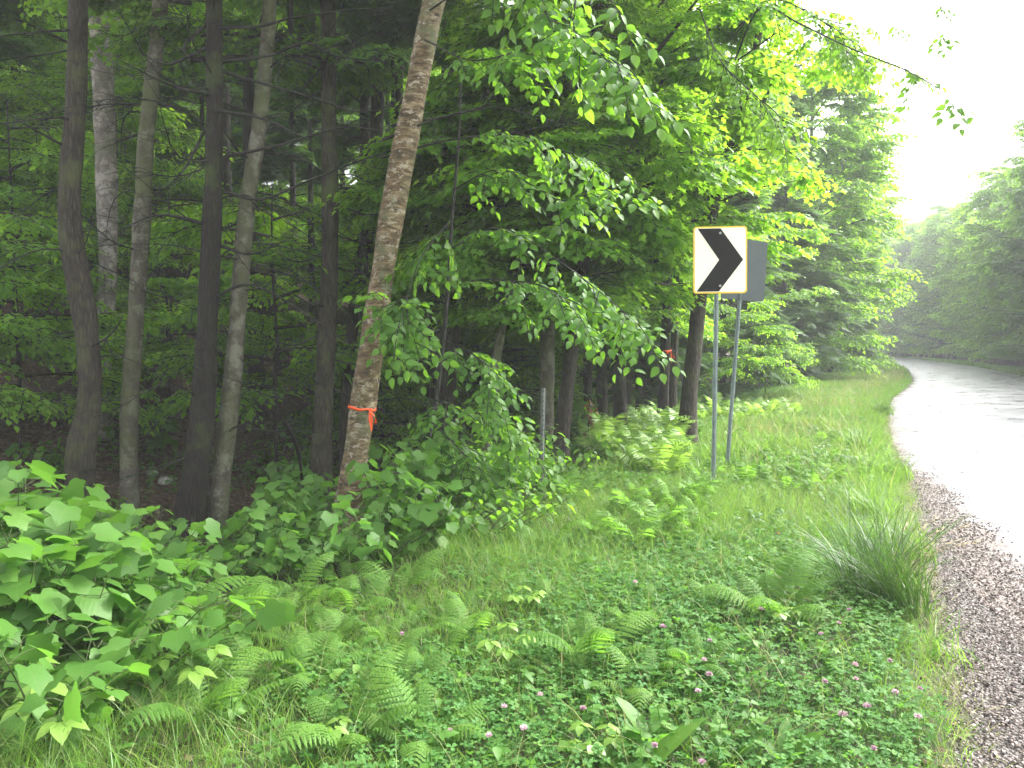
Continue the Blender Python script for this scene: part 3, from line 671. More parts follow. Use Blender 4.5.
for (t_, r_, xy, n_, L_) in ((t1, r1, None, 8, 1.1), (t2, r2, None, 7, 1.1), (t3, r3, None, 8, 1.2), (t4, r4, None, 22, 1.9), (t5, r5, None, 12, 1.4), (t6, r6, None, 16, 1.6), (t8, r8, None, 12, 1.4), (t12, r12, None, 8, 1.2), (t13, r13, None, 8, 1.1), (t9, r9, None, 8, 1.6)):
    tm = [c_ for c_ in t_.children if c_.name.startswith('trunk')][0].data; nv = len(tm.vertices); co = np.empty(nv * 3, np.float32); tm.vertices.foreach_get('co', co); co = co.reshape(-1, 3)
    for i in range(n_):
        zt = rng.uniform(1.0, 6.5); k = np.argsort(abs(co[:, 2] - zt))[:18]; c0 = co[k].mean(0); a = rng.uniform(0, 2 * PI)
        g = Geo(); dead_branch(g, c0, unit(np.array([math.cos(a), math.sin(a), rng.uniform(-.2, .45)])), L_ * rng.uniform(.5, 1.2), rng.uniform(.008, .015), 0, -.18, 6)
        obj('dead_branch', mesh('dead_branch', g, [M['twig']]), t_)
# bright leafy crown of the forked maple and its neighbour
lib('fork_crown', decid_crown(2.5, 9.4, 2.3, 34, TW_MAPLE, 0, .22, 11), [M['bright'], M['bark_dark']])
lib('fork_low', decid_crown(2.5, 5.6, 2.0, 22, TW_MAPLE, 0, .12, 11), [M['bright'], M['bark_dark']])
obj('crown', LIB['fork_crown'], t11, (-.35, 1.0, .35), .6, .9)
obj('crown_layer', LIB['fork_low'], t10, (-.1, .3, 0), 2.0, .8)
obj('crown_layer', LIB['fork_low'], t13, (0, 0, .6), 4.0, 1.0)
obj('crown_layer', LIB['fork_low'], t14, (.1, .6, .3), 1.0, .9)
def along(g, pts, tw, n, sz, spread=1.0, k0=.15):
    pts = np.asarray(pts); d = np.gradient(pts, axis=0)
    for i in range(n):
        k = int((k0 + (1 - k0) * rng.uniform()) * (len(pts) - 1)); dd = unit(unit(d[k]) + rng.normal(0, .6 * spread, 3) * [1, 1, .4] + [0, 0, -.25])
        g.add(tw[rng.integers(len(tw))], orient([dd], [[0, 0, 1]] + jit(1, .2), rng.uniform(.75, 1.15) * sz), [pts[k]], [rng.uniform()])
    g.add(tw[0], orient([unit(d[-1]) + [0, 0, -.2]], [[0, 0, 1]], sz), [pts[-1]], [.3])
def leafy_branch(root, parent, pxs, Y, Y1, tw, n, sz, matl, r0=.01, name='leafy_branch'):
    px = np.array(pxs, float); Ys = np.linspace(Y, Y1, len(px))
    pts = catmull(np.array([P(a, b, y) for (a, b), y in zip(px, Ys)]) - root, 8)
    g = Geo(); g.tube(pts, np.linspace(r0, r0 * .3, len(pts)), 6, 1, cap=False); along(g, pts, tw, n, sz)
    return obj(name, mesh(name, g, [M[matl], M['twig']]), parent)
# boughs hanging over the road, top right
leafy_branch(r11, t11, [(735, 60), (760, 8), (800, 24), (850, 48), (905, 70), (945, 92)], 9.5, 6.0, [TW_BEECH[1]], 15, .8, 'beech', .012, 'overhanging_branch')
leafy_branch(r11, t11, [(735, 30), (800, -30), (870, -60), (925, -30), (942, 14), (944, 30)], 9.5, 6.4, [TW_BEECH[1]], 5, .6, 'beech', .01, 'overhanging_branch')
leafy_branch(r11, t11, [(738, 60), (800, 20), (850, 25), (890, 24)], 9.5, 7.6, [TW_BEECH[1]], 8, .6, 'bright', .01, 'overhanging_branch')
leafy_branch(r11, t11, [(700, 10), (720, 60), (760, 100), (780, 130)], 9.0, 7.0, TW_BEECH, 16, .8, 'bright', .01, 'leafy_branch')
leafy_branch(r11, t11, [(730, 40), (770, 0), (820, 20), (858, 45)], 10.0, 7.5, TW_BEECH, 20, .8, 'bright', .01, 'leafy_branch')
# beech leaves in the middle of the picture, on the slender dark stem
for pxs, Y, Y1, n, sz in (([(448, 250), (500, 228), (560, 262), (610, 300), (640, 326)], 7.4, 5.8, 16, .72), ([(446, 290), (480, 280), (540, 285), (575, 310)], 7.4, 6.0, 12, .75),
                          ([(450, 220), (420, 260), (400, 320)], 7.4, 6.2, 12, .8), ([(452, 190), (500, 170), (560, 200), (600, 190)], 7.4, 6.1, 16, .8), ([(440, 330), (400, 330), (380, 300)], 7.5, 6.4, 9, .75),
                          ([(455, 150), (500, 130), (560, 150), (620, 170)], 7.4, 6.0, 13, .75), ([(445, 340), (480, 360), (500, 400)], 7.5, 6.6, 11, .75), ([(435, 400), (470, 410), (520, 440)], 7.5, 6.8, 10, .75), ([(430, 420), (450, 440), (480, 470)], 7.5, 6.8, 9, .75)):
    leafy_branch(r15, t15, pxs, Y, Y1, TW_NEAR, n, sz, 'beech', .007)
for pxs, Y, Y1, n, sz in (([(430, 10), (480, -20), (530, 0), (580, 40), (630, 70)], 7.0, 5.0, 16, .85), ([(425, 40), (470, 60), (520, 50), (560, 30)], 7.0, 5.4, 12, .8), ([(430, -10), (500, -60), (560, -30), (610, 0)], 7.0, 5.2, 10, .85)):
    leafy_branch(r7, t7, pxs, Y, Y1, TW_NEAR, n, sz, 'beech', .009)

# ================================================================== roadside trees beyond the signs
def at_road(Yapp, d):
    k = np.argmin(abs(EDGE[:, 1] - Yapp) + 100 * (np.arange(len(EDGE)) > np.argmax(EDGE[:, 1] > 100))); return EDGE[k] + ENRM[k] * d
for i, (Yr, d, key, s, lab) in enumerate([
        (16.5, 5.2, 'hem_low', .62, 'dark drooping hemlock nearest beyond the road signs'),
        (20, 4.3, 'hem_low', .78, 'large dark hemlock with boughs hanging to the verge'),
        (24, 4.9, 'edge_a', .9, 'bright leafy tree squeezed between two roadside hemlocks'),
        (28, 4.2, 'hem_low', 1.0, 'tall hemlock halfway to the bend on the near side'),
        (33, 4.4, 'edge_d', 1.15, 'broad leafy roadside tree before the bend'),
        (40, 4.0, 'hem_low', 1.05, 'misty hemlock close to the bend on the near side'),
        (47, 4.4, 'edge_d', 1.15, 'pale leafy tree overhanging the near verge at the bend'),
        (55, 5.2, 'edge_c', 1.05, 'misty leafy tree beside the inside of the bend'),
        (64, 6, 'hem_low', 1.1, 'faded hemlock on the inside of the bend'),
        (75, 7, 'edge_c', 1.1, 'farthest faded tree on the inside of the bend')]):
    p = at_road(Yr, d); tree(key, p[0], p[1], lab, s=s, dead=False)
placed = [(float(o.location[0]), float(o.location[1])) for o in bpy.data.objects if o.parent is None and o.get('category') == 'tree']
def far_enough(x, y, m): return all((x - a) ** 2 + (y - b) ** 2 > m * m for a, b in placed)

# the wood on the left: individuals on the hillside
LABW = {'hem_low': 'hemlock with boughs reaching the ground deep in the wood', 'beech_low': 'low-limbed pale green beech deep in the wood', 'hem_a': 'feathery dark hemlock deep in the wood with bare lower twigs', 'hem_b': 'low-branched hemlock deep in the wood', 'hem_c': 'tall thick hemlock deep in the wood',
        'maple_a': 'brown-barked maple deep in the wood', 'maple_b': 'tall grey maple deep in the wood', 'beech_a': 'grey beech with layered leaves deep in the wood', 'beech_b': 'pale green backlit beech deep in the wood',
        'sap_a': 'young beech sapling in the shade of the wood', 'sap_b': 'young maple sapling in the shade of the wood', 'sap_c': 'lanky bright sapling in the shade of the wood'}
def scatter(keys, n, ylo, yhi, amin, amax, dmin, md, srange, group, tries=6000):
    c = 0; k = 0
    while c < n and k < tries:
        k += 1
        Y = math.sqrt(rng.uniform(ylo ** 2, yhi ** 2)); a = rng.uniform(amin, amax); x = a * Y
        if road_d(x, Y)[0] < dmin or not far_enough(x, Y, md): continue
        # keep the trunks drawn by hand clear of strangers in front
        key = keys[rng.integers(len(keys))]
        tree(key, x, Y, LABW[key], group=group, s=rng.uniform(*srange)); placed.append((x, Y)); c += 1
scatter(['hem_a', 'hem_b', 'hem_c', 'beech_low', 'maple_a', 'beech_a', 'beech_low'], 22, 14, 24, -.85, .2, 6.0, 2.2, (.8, 1.1), 'trees deep in the wood')
scatter(['hem_a', 'hem_b', 'hem_b', 'hem_low', 'beech_b', 'beech_a', 'beech_low', 'beech_low'], 75, 23, 55, -.85, .4, 6.0, 2.8, (.8, 1.25), 'trees deep in the wood')
scatter(['sap_a', 'sap_b', 'sap_a', 'sap_c', 'sap_c'], 64, 10.0, 30, -.75, .15, 7.0, 1.0, (.6, 1.1), 'saplings under the trees of the wood')
for i, (px, py, key, s, lab) in enumerate([(20, 470, 'sap_a', .85, 'slim beech sapling left of the bent mossy trunk'), (170, 400, 'sap_b', .9, 'low maple sapling on the slope behind the lichened trunk'), (265, 440, 'sap_c', .55, 'small sapling on the leaf litter right of the leaning trunk'),
                                           (510, 430, 'sap_c', .75, 'bushy sapling behind the bent lichened stem'), (590, 425, 'sap_b', .75, 'bright sapling behind the wet black trunk'), (650, 420, 'sap_a', .55, 'small sapling at the back of the fern bank'),
                                           (400, 440, 'sap_a', .7, 'leafy sapling just right of the taped birch'), (470, 420, 'sap_b', 1.0, 'maple sapling between taped birch and bent stem'), (735, 410, 'sap_c', .65, 'bright sapling behind the road signs'), (765, 402, 'sap_a', .7, 'sapling under the hemlock right of the signs')]):
    g_, _ = G(px, py); tree(key, g_[0], g_[1], lab, 'sapling', s=s)

# right of the road and round the outside of the bend, fading into mist
c = 0; k = 0; pl2 = []
while c < 150 and k < 9000:
    k += 1
    Y = rng.uniform(18, 150); x = rng.uniform(.25, 1.25) * Y if Y < 90 else rng.uniform(-20, 110)
    d = road_d(x, Y)[0]
    if d > -ROADW - 3.0 or any((x - a) ** 2 + (y - b) ** 2 < 7 for a, b, y in [(p, q, Y) for p, q in pl2]) : continue
    if d < -ROADW - 4 - abs(rng.normal(0, 12)): continue
    key = ['edge_c', 'edge_d', 'edge_c', 'edge_a', 'edge_c', 'edge_b', 'hem_low'][rng.integers(7)]
    tree(key, x, Y, {'edge_a': 'misty pale leafy tree across the road', 'edge_d': 'misty pale leafy tree across the road', 'edge_c': 'misty broad leafy tree across the road', 'edge_b': 'misty broad leafy tree across the road', 'hem_low': 'misty blue-green hemlock across the road'}[key], group='trees across the road', s=rng.uniform(.8, 1.1) * (1.0 + .35 * min(1, Y / 100)), dead=False)
    pl2.append((x, Y)); c += 1

# ================================================================== low plants
L_PINNA = leaf_strip([(0, .05, 0), (.3, .11, .3), (.7, .08, .7), (1, .01, 1)], .15, .25)
def fern_frond(L=.6, n=20, pin=.18, arch=.6, hi=True):
    g = Geo(); t = np.linspace(0, 1, 10)
    ax = lambda t: np.stack([0 * t, L * (t - .18 * t * t), L * (arch * t - arch * 1.0 * t ** 2.3)], 1)
    g.tube(ax(t), np.linspace(.0035, .001, 10), 4, 0, cap=False)
    k = np.repeat(np.linspace(.2, .985, n), 2); s = np.tile([1, -1], n); e = .005
    tg = unit(ax(k + e) - ax(k - e)); lat = np.array([1.0, 0, 0]); d = unit(lat * s[:, None] + tg * .38 + np.array([0, 0, -.18]))
    f = (k - .2) / .8; ln = pin * np.minimum((1 - f) ** .8 * 1.1, .55 + f * 1.6) + .008; nr = np.cross(tg, -lat) * -1
    nr = np.cross(lat, tg); o = ax(k)
    m = 9
    for j in range(m):
        q = (j + .5) / m; w_ = rng.uniform(.75, 1.25, len(k)) * (.0165 * (1 - q) ** .8 + .002) * (.35 + .65 * np.minimum(1, ln / pin * 1.3))
        for sd_ in (1, -1):
            dd = unit(d * .85 + tg * sd_ * 1.0 + jit(len(k), .1))
            g.add(L_PINNULE, orient(dd, nr + jit(len(k), .12), w_), o + d * (ln * q)[:, None] + np.array([0, 0, -.25]) * (ln * q * q)[:, None], rng.uniform(0, .25, len(k)), 0)
    g.add(L_PINNA, orient(d + [0, 0, -.05], nr + jit(len(k), .1), ln * np.minimum(1, .07 / (ln + .01) + .35)), o, rng.uniform(0, .2, len(k)), 0)
    return g.fin()
FR = [fern_frond(.62, 15, .17, .55), fern_frond(.55, 13, .16, .4), fern_frond(.7, 16, .2, .7)]
def coarse_frond(L=.7, n=11, pin=.21, arch=.75):
    g = Geo(); t = np.linspace(0, 1, 8)
    ax = lambda t: np.stack([0 * t, L * (t - .15 * t * t), L * (arch * t - arch * .85 * t ** 2.3)], 1)
    g.tube(ax(t), np.linspace(.004, .0015, 8), 4, 0, cap=False)
    k = np.repeat(np.linspace(.22, .98, n), 2); s = np.tile([1, -1], n); e = .005
    tg = unit(ax(k + e) - ax(k - e)); lat = np.array([1.0, 0, 0]); d = unit(lat * s[:, None] + tg * .45 + np.array([0, 0, -.25]) + jit(len(k), .07))
    f = (k - .2) / .8; ln = pin * np.minimum((1 - f) ** .8 * 1.1, .6 + f * 1.6) + .012
    g.add(L_PINNA, orient(d, np.cross(lat, tg) + jit(len(k), .12), ln), ax(k), rng.uniform(0, .25, len(k)), 0)
    return g.fin()
FC = [coarse_frond(), coarse_frond(.6, 10, .19, .6), coarse_frond(.8, 12, .22, .9)]
def fern_plant(nf, spread=.8, s=1.0, FR=None):
    g = Geo()
    for i in range(nf):
        a = i * 2 * PI / nf + rng.uniform(-.4, .4); el = rng.uniform(.2, .9) * spread
        d = np.array([math.cos(a), math.sin(a), el]); T = FR[i % 3]
        up = np.array([-math.cos(a) * .3, -math.sin(a) * .3, 1.0]) + jit(1, .15)[0]
        g.add(T, orient([d], [up], rng.uniform(.8, 1.15) * s), [np.array([math.cos(a), math.sin(a), 0]) * .03], [rng.uniform()])
    return g.fin()
for i in range(4):
    T = fern_plant(5 + i, 1.1, 1.05, FR); LIB['fern%d' % i] = mesh('fern', T, [M['fern']]); T = fern_plant(6 + i, 1.3, 1.0, FC); LIB['pfern%d' % i] = mesh('fern', T, [M['pale_fern']]); LIB['cfern%d' % i] = mesh('fern', T, [M['fern']])
def plant(key, name, label, cat, x, y, s=1.0, group=None, rz=None, z=0.0):
    o = obj(name, LIB[key], None, (x, y, gz(x, y) + z), rng.uniform(0, 6.28) if rz is None else rz, s)
    return tag(o, label, cat, group)

# broad-leaved shrub with tiers of opposite leaves
def shrub(nst, H, leaf, size, pairs=4, spread=.45, pet=.07):
    g = Geo(); gl = Geo()
    for i in range(nst):
        a = rng.uniform(0, 2 * PI); h = H * rng.uniform(.6, 1.05); sp_ = spread * rng.uniform(.2, 1)
        t = np.linspace(0, 1, 8); ax = lambda t: np.stack([math.cos(a) * sp_ * t ** 1.3, math.sin(a) * sp_ * t ** 1.3, h * t - .02], 1)
        g.tube(ax(t), np.linspace(.006, .0025, 8), 5, 0, cap=False)
        a0 = rng.uniform(0, PI)
        for j in range(pairs):
            k = .38 + .62 * j / (pairs - 1); o = ax(np.array([k]))[0]
            for s in ((0, PI) if j < pairs - 1 else (0, PI, PI / 2)):
                b = a0 + j * PI / 2 + s + rng.uniform(-.35, .35); d = np.array([math.cos(b), math.sin(b), rng.uniform(.05, .5)])
                pl_ = pet * rng.uniform(.7, 1.7); e = o + unit(d) * pl_
                g.tube([o, (o + e) / 2 + [0, 0, .006], e], [.002, .0018, .0015], 3, 0, cap=False)
                dl = unit(np.array([d[0], d[1], rng.uniform(-.9, .1)])); sz = size * rng.uniform(.45, 1.2)
                gl.add(leaf, orient([dl], np.array([[0, 0, 1.0]]) + jit(1, .3), sz), [e], [rng.uniform()])
    return g.fin(), gl.fin()
for i, (ns, H, lf, sz, pr) in enumerate([(8, 1.05, L_MAPLE, .145, 5), (9, .8, L_MAPLE, .13, 5), (7, .65, L_MAPLE, .125, 4), (9, .5, L_MAPLE, .10, 4), (8, .7, L_OVATE, .115, 5), (9, .4, L_OVATE, .09, 4)]):
    a_, b_ = shrub(ns, H, lf, sz, pr, .5)
    LIB['shrub%d_stem' % i] = mesh('stems', a_, [M['greenstem']]); LIB['shrub%d_leaf' % i] = mesh('foliage', b_, [M['maple' if i < 4 else 'beech']])
def shrubs(i, x, y, label, s=1.0, group=None, cat='shrub', name='maple_shrub'):
    t = thing(name, label, cat, (x, y, gz(x, y)), group, rng.uniform(0, 6.28), s)
    obj('stem', LIB['shrub%d_stem' % i], t); obj('foliage', LIB['shrub%d_leaf' % i], t); return t
def W(px, Y): return (px - 512) / FPX * Y
grpS = 'broad-leaved maple shoots at the edge of the wood'
for n, (px, Y, i, s) in enumerate([(-10, 5.0, 0, 1.2), (35, 4.7, 0, 1.1), (10, 4.3, 0, 1.1), (70, 4.9, 0, .9), (118, 4.5, 1, .85), (40, 4.0, 1, 1.1), (95, 3.9, 1, .9), (150, 4.1, 2, .8), (0, 3.5, 2, 1.1), (60, 3.5, 2, 1.0), (110, 3.45, 3, 1.1), (175, 4.6, 2, .65),
                                   (20, 5.2, 0, .9), (-40, 4.2, 0, 1.0), (-30, 3.4, 1, 1.0), (185, 3.9, 3, .85), (30, 3.1, 3, 1.1), (90, 5.6, 1, .9), (50, 6.0, 1, 1.0)]):
    shrubs(i, W(px, Y), Y, 'one of the broad-leaved maple shoots massed at the lower left', s, grpS)
for n, (px, Y, i, s) in enumerate([(235, 5.4, 3, .85), (268, 5.6, 2, .75), (300, 5.5, 3, .9), (330, 5.4, 3, .8), (392, 6.0, 1, .75), (420, 5.7, 2, .85), (378, 5.5, 3, 1.0), (290, 5.2, 3, .9), (412, 6.6, 1, .9), (450, 6.6, 2, .95), (300, 6.6, 2, .9), (322, 7.3, 2, .9),
                                   (255, 6.7, 3, .9), (275, 8.2, 1, .9), (140, 6.4, 3, 1.0), (150, 7.6, 2, .9), (105, 7.6, 1, .9), (300, 9.0, 1, 1.1), (430, 7.2, 1, 1.0)]):
    shrubs(i, W(px, Y), Y, 'one of the maple shoots growing round the foot of the taped birch', s, 'maple shoots round the taped birch')
for n, (px, Y, i, s) in enumerate([(440, 7.2, 4, 1.0), (470, 7.0, 4, 1.1), (490, 7.6, 4, 1.1), (515, 7.3, 4, 1.0), (530, 7.9, 4, .9), (455, 6.3, 5, 1.1), (500, 6.6, 5, 1.1), (480, 6.2, 5, 1.0), (430, 7.9, 4, 1.2), (540, 8.6, 4, 1.0), (500, 8.5, 4, 1.3), (465, 8.3, 4, 1.3), (575, 8.9, 5, 1.2), (400, 7.6, 4, 1.1), (525, 6.9, 5, 1.0)]):
    shrubs(i, W(px, Y), Y, 'one of the oval-leaved bushes between the taped birch and the bare marker post', s, 'oval-leaved bushes left of the marker post', name='leafy_bush', cat='bush')
for n in range(44):
    px = rng.uniform(-20, 560); Y = rng.uniform(8.5, 18)
    if road_d(W(px, Y), Y)[0] > 5: shrubs([1, 3, 4, 5][n % 4], W(px, Y), Y, 'one of the low leafy bushes on the forest floor behind the first trunks', rng.uniform(.7, 1.2), 'low bushes on the forest floor', name='woodland_bush', cat='bush')

for n in range(34):
    Yr = 13 + n * 1.5 + rng.uniform(-.5, .5); e = at_road(Yr, rng.uniform(4.4, 6.2)); shrubs([1, 3, 4, 5][n % 4], e[0], e[1], 'one of the low bushes fringing the far verge under the roadside trees', rng.uniform(.9, 1.6), 'low bushes along the far verge', name='verge_bush', cat='bush')
# ferns
def fat(px, py, key, s, label, group=None):
    g_, Y = G(px, py); return plant(key, 'fern', label, 'fern', g_[0], g_[1], s, group)
for px, py, key, s, lab in [(150, 660, 'fern2', 1.0, 'feathery bracken fern in front of the maple shoots'), (235, 640, 'fern3', .9, 'fern right of the pale five-leaf seedling, lower left'), (205, 735, 'fern1', .8, 'bright fern at the bottom below the five-leaf seedling'), (60, 700, 'fern2', .85, 'fern in the lower left corner beneath the shoots'),
                            (400, 705, 'fern0', .65, 'small arched fern with striped fronds at lower middle'), (350, 760, 'fern2', .7, 'fern cut by the bottom edge, left of middle'), (590, 672, 'fern1', .8, 'silvery fern beside the middle five-leaf seedling'), (775, 625, 'fern3', .85, 'wet silvery fern left of the tall grass tuft'),
                            (690, 680, 'fern0', .55, 'small fern beside the pink clover, right of middle'), (400, 600, 'fern1', .7, 'fern beside the maple leaves right of the birch foot'), (350, 620, 'fern0', .75, 'shaded fern below the birch foot'), (550, 555, 'fern2', .6, 'wet pale fern in the grass below the marker post'), (640, 620, 'fern0', .45, 'little fern in the grass under the sign posts'),
                            (420, 760, 'fern3', .6, 'second fern cut by the bottom edge, near the middle'), (290, 620, 'fern2', .7, 'fern between the shoots and the birch'), (110, 720, 'fern3', .95, 'lush fern low at the left below the maple shoots'), (170, 620, 'fern1', .95, 'fern spilling out of the right end of the maple shoots'), (260, 700, 'fern0', .8, 'fern in the grass right of the five-leaf seedling, lower left'), (20, 740, 'fern0', .9, 'fern at the left picture edge near the bottom'), (310, 690, 'fern3', .55, 'small fern in open grass below the birch foot'), (470, 650, 'fern2', .55, 'fern left of the two lime seedlings in mid grass'), (640, 700, 'fern1', .5, 'wet fern among clover at lower middle right')]:
    fat(px, py, key, s, lab)
c = 0
while c < 170:
    px, py = rng.uniform(545, 800), rng.uniform(402, 500)
    if py < 402 + abs(px - 640) * .12 or (px > 700 and py > 462): continue
    if py > 440 + (px - 545) * .4 or (px > 675 and py > 428) or px > 790: continue
    fat(px, py, 'pfern%d' % rng.integers(4), rng.uniform(.6, .95), 'one of the yellow-green ferns massed on the bank behind the sign posts', 'yellow-green ferns on the bank'); c += 1
for i in range(40):
    px, py = rng.uniform(690, 840), rng.uniform(440, 500)
    fat(px, py, 'cfern%d' % rng.integers(4), rng.uniform(.3, .5), 'one of the wet silvery ferns low around the sign post feet', 'wet ferns round the sign posts')
for i in range(26):
    px, py = rng.uniform(560, 700), rng.uniform(500, 560)
    fat(px, py, 'cfern%d' % rng.integers(4), rng.uniform(.35, .6), 'one of the small ferns in the grass between wood and sign posts', 'small ferns in the grass')

for i in range(46):
    px, py = rng.uniform(200, 760), rng.uniform(545, 700)
    if px + py * .6 < 560: continue
    fat(px, py, 'fern%d' % rng.integers(4), rng.uniform(.3, .52), 'one of the small ferns scattered through the foreground grass and clover', 'small ferns in the foreground grass')
# five-leaf seedlings
def seedling(n=4, leaflets=5, size=.10, H=.28):
    g = Geo(); gl = Geo()
    for i in range(n):
        a = i * 2 * PI / n + rng.uniform(-.4, .4); h = H * rng.uniform(.7, 1.1); tip = np.array([math.cos(a) * .12, math.sin(a) * .12, h])
        g.tube([(0, 0, -.02), tip * [.4, .4, .6], tip], [.003, .0022, .0018], 4, 0, cap=False)
        for j in range(leaflets):
            b = a + (j - (leaflets - 1) / 2) * 1.05; d = np.array([math.cos(b), math.sin(b), -.12])
            gl.add(L_OVATE, orient([d], np.array([[0, 0, 1.0]]) + jit(1, .1), size * (1 - .08 * abs(j - 2)) * rng.uniform(.9, 1.1)), [tip + d * .01], [rng.uniform()])
    return g.fin(), gl.fin()
for i in range(3):
    a_, b_ = seedling(3 + i); LIB['seed%d_s' % i] = mesh('stem', a_, [M['clover']]); LIB['seed%d_l' % i] = mesh('leaflets', b_, [M['lime']])
for n, (px, py, s, lab) in enumerate([(190, 720, .95, 'pale yellow-green five-leaf seedling among ferns at lower left'), (505, 675, .75, 'lime five-leaf seedling in the grass at lower middle'), (525, 620, .65, 'lime five-leaf seedling just above another in the middle grass'), (60, 785, 1.0, 'large-leaved seedling in the bottom left corner'),
                                      (330, 765, .6, 'tiny lime seedling at the bottom edge left of middle'), (595, 775, .6, 'lime seedling at the bottom edge right of middle'), (15, 760, 1.1, 'broad round-leaved seedling at the very left bottom'), (790, 640, .6, 'five-leaf seedling in front of the tall grass tuft')]):
    g_, _ = G(px, py); i = n % 3
    t = thing('seedling', lab, 'seedling', tuple(g_), None, rng.uniform(0, 6), s)
    obj('stem', LIB['seed%d_s' % i], t); obj('foliage', LIB['seed%d_l' % i], t)

# ------------------------------------------------------------------ grass (stuff)
def scatter_pts(n, fn, box):
    x = rng.uniform(box[0], box[1], n); y = rng.uniform(box[2], box[3], n); d = road_d(x, y); m = rng.uniform(0, 1, n) < fn(x, y, d)
    x, y, d = x[m], y[m], d[m]; return x, y, terrain(x, y, d), d
def blades(g, x, y, z, h, wd, lean, mat, seg=3, curl=1.0, az=None):
    n = len(x); a = rng.uniform(0, 2 * PI, n) if az is None else az; t = np.linspace(0, 1, seg + 1)
    fx, fy = np.cos(a), np.sin(a); b = lean * rng.uniform(.3, 1.6, n)
    hx = (b * h)[:, None] * t ** (1.6 * curl); zz = h[:, None] * (t - .25 * np.clip(b, 0, 2)[:, None] * t ** 2.2)
    cx = x[:, None] + fx[:, None] * hx; cyy = y[:, None] + fy[:, None] * hx; cz = z[:, None] + zz
    ta = rng.uniform(0, PI, n); w_ = wd[:, None] * np.array([.8, 1.0, .8, .5][:seg] + [.04]) / 2
    dx, dy = np.cos(ta)[:, None] * w_, np.sin(ta)[:, None] * w_
    L = np.stack([cx - dx, cyy - dy, cz], -1); Rr = np.stack([cx + dx, cyy + dy, cz], -1)
    V = np.stack([L, Rr], 2).reshape(-1, 3); m = 2 * (seg + 1)
    A = np.zeros((n, m, 3)); A[:, :, 2] = rng.uniform(0, 1, n)[:, None]; A[:, :, 1] = np.repeat(t, 2)[None]
    q = np.array([(2 * i, 2 * i + 1, 2 * i + 3, 2 * i + 2) for i in range(seg)]).ravel()
    F = (q[None] + (np.arange(n) * m)[:, None]).ravel()
    g.raw(V, A.reshape(-1, 3), F, np.full(n * seg, 4), np.full(n * seg, mat))
g = Geo()
def dens_near(x, y, d):
    inside = sstep(-.02, .12, d + .08 * vnoise(x, y, 6)) * (1 - sstep(3.0, 4.4, d + .6 * vnoise(x, y, 1.1)))
    clov = sstep(.15, .5, d) * (1 - sstep(1.6, 2.1, d)) * (1 - sstep(4.6, 5.6, y))
    return inside * (1 - .75 * clov) * (.55 + .45 * sstep(-.5, .5, vnoise(x, y, 1.5, 3)))
x, y, z, d = scatter_pts(230000, dens_near, (-5.5, 6.5, 1.6, 9.5))
h = rng.uniform(.07, .24, len(x)) * (1 + .45 * (vnoise(x, y, .9, 5) > .2)) * (.5 + .5 * sstep(0, .6, d)); blades(g, x, y, z, h, rng.uniform(.002, .0045, len(x)), .75, 0)
x, y, z, d = scatter_pts(420000, lambda x, y, d: sstep(-.02, .15, d) * (1 - sstep(2.6, 4.2, d)), (1.0, 20, 9, 30))
h = rng.uniform(.08, .26, len(x)) * (1 + .9 * sstep(.0, .7, vnoise(x, y, 1.4, 9))) * (.5 + .5 * sstep(0, .6, d)); blades(g, x, y, z, h, rng.uniform(.006, .012, len(x)), .7, 0)
x, y, z, d = scatter_pts(700000, lambda x, y, d: sstep(0, .3, d) * (1 - sstep(2.5, 4.5, d)), (10, 46, 28, 100))
h = rng.uniform(.08, .2, len(x)) * (1 + 1.2 * sstep(.1, .7, vnoise(x, y, .6, 9))); blades(g, x, y, z, h, rng.uniform(.02, .04, len(x)), .7, 0, 2)
x, y, z, d = scatter_pts(260000, lambda x, y, d: sstep(0, .3, -d - ROADW + .1) * (1 - sstep(2.5, 4.5, -d - ROADW)), (8, 62, 8, 110))
h = rng.uniform(.12, .35, len(x)); blades(g, x, y, z, h, rng.uniform(.02, .035, len(x)), .7, 0, 2)
# dry fringe along the gravel
x, y, z, d = scatter_pts(260000, lambda x, y, d: np.exp(-((d - .05) / .09) ** 2), (-.5, 10, .5, 18))
h = rng.uniform(.03, .11, len(x)); blades(g, x, y, z + .005, h, rng.uniform(.002, .004, len(x)), 1.1, 1)
x, y, z, d = scatter_pts(12000, lambda x, y, d: sstep(.3, .8, d) * (1 - sstep(3.0, 4, d)), (-4, 6, 1.6, 12))
h = rng.uniform(.15, .4, len(x)); blades(g, x, y, z, h, rng.uniform(.0015, .003, len(x)), .9, 1)
x, y, z, d = scatter_pts(60000, lambda x, y, d: sstep(.2, .6, d) * (1 - sstep(1.8, 3.2, d)) * (.2 + .8 * sstep(-.1, .6, vnoise(x, y, .8, 14))), (3, 26, 8, 42))
h = rng.uniform(.3, .62, len(x)); blades(g, x, y, z, h, rng.uniform(.004, .008, len(x)) * (1 + y / 25), .6, 1)
go = struct('grass', mesh('grass', g, [M['grass'], M['drygrass']]), 'stuff')

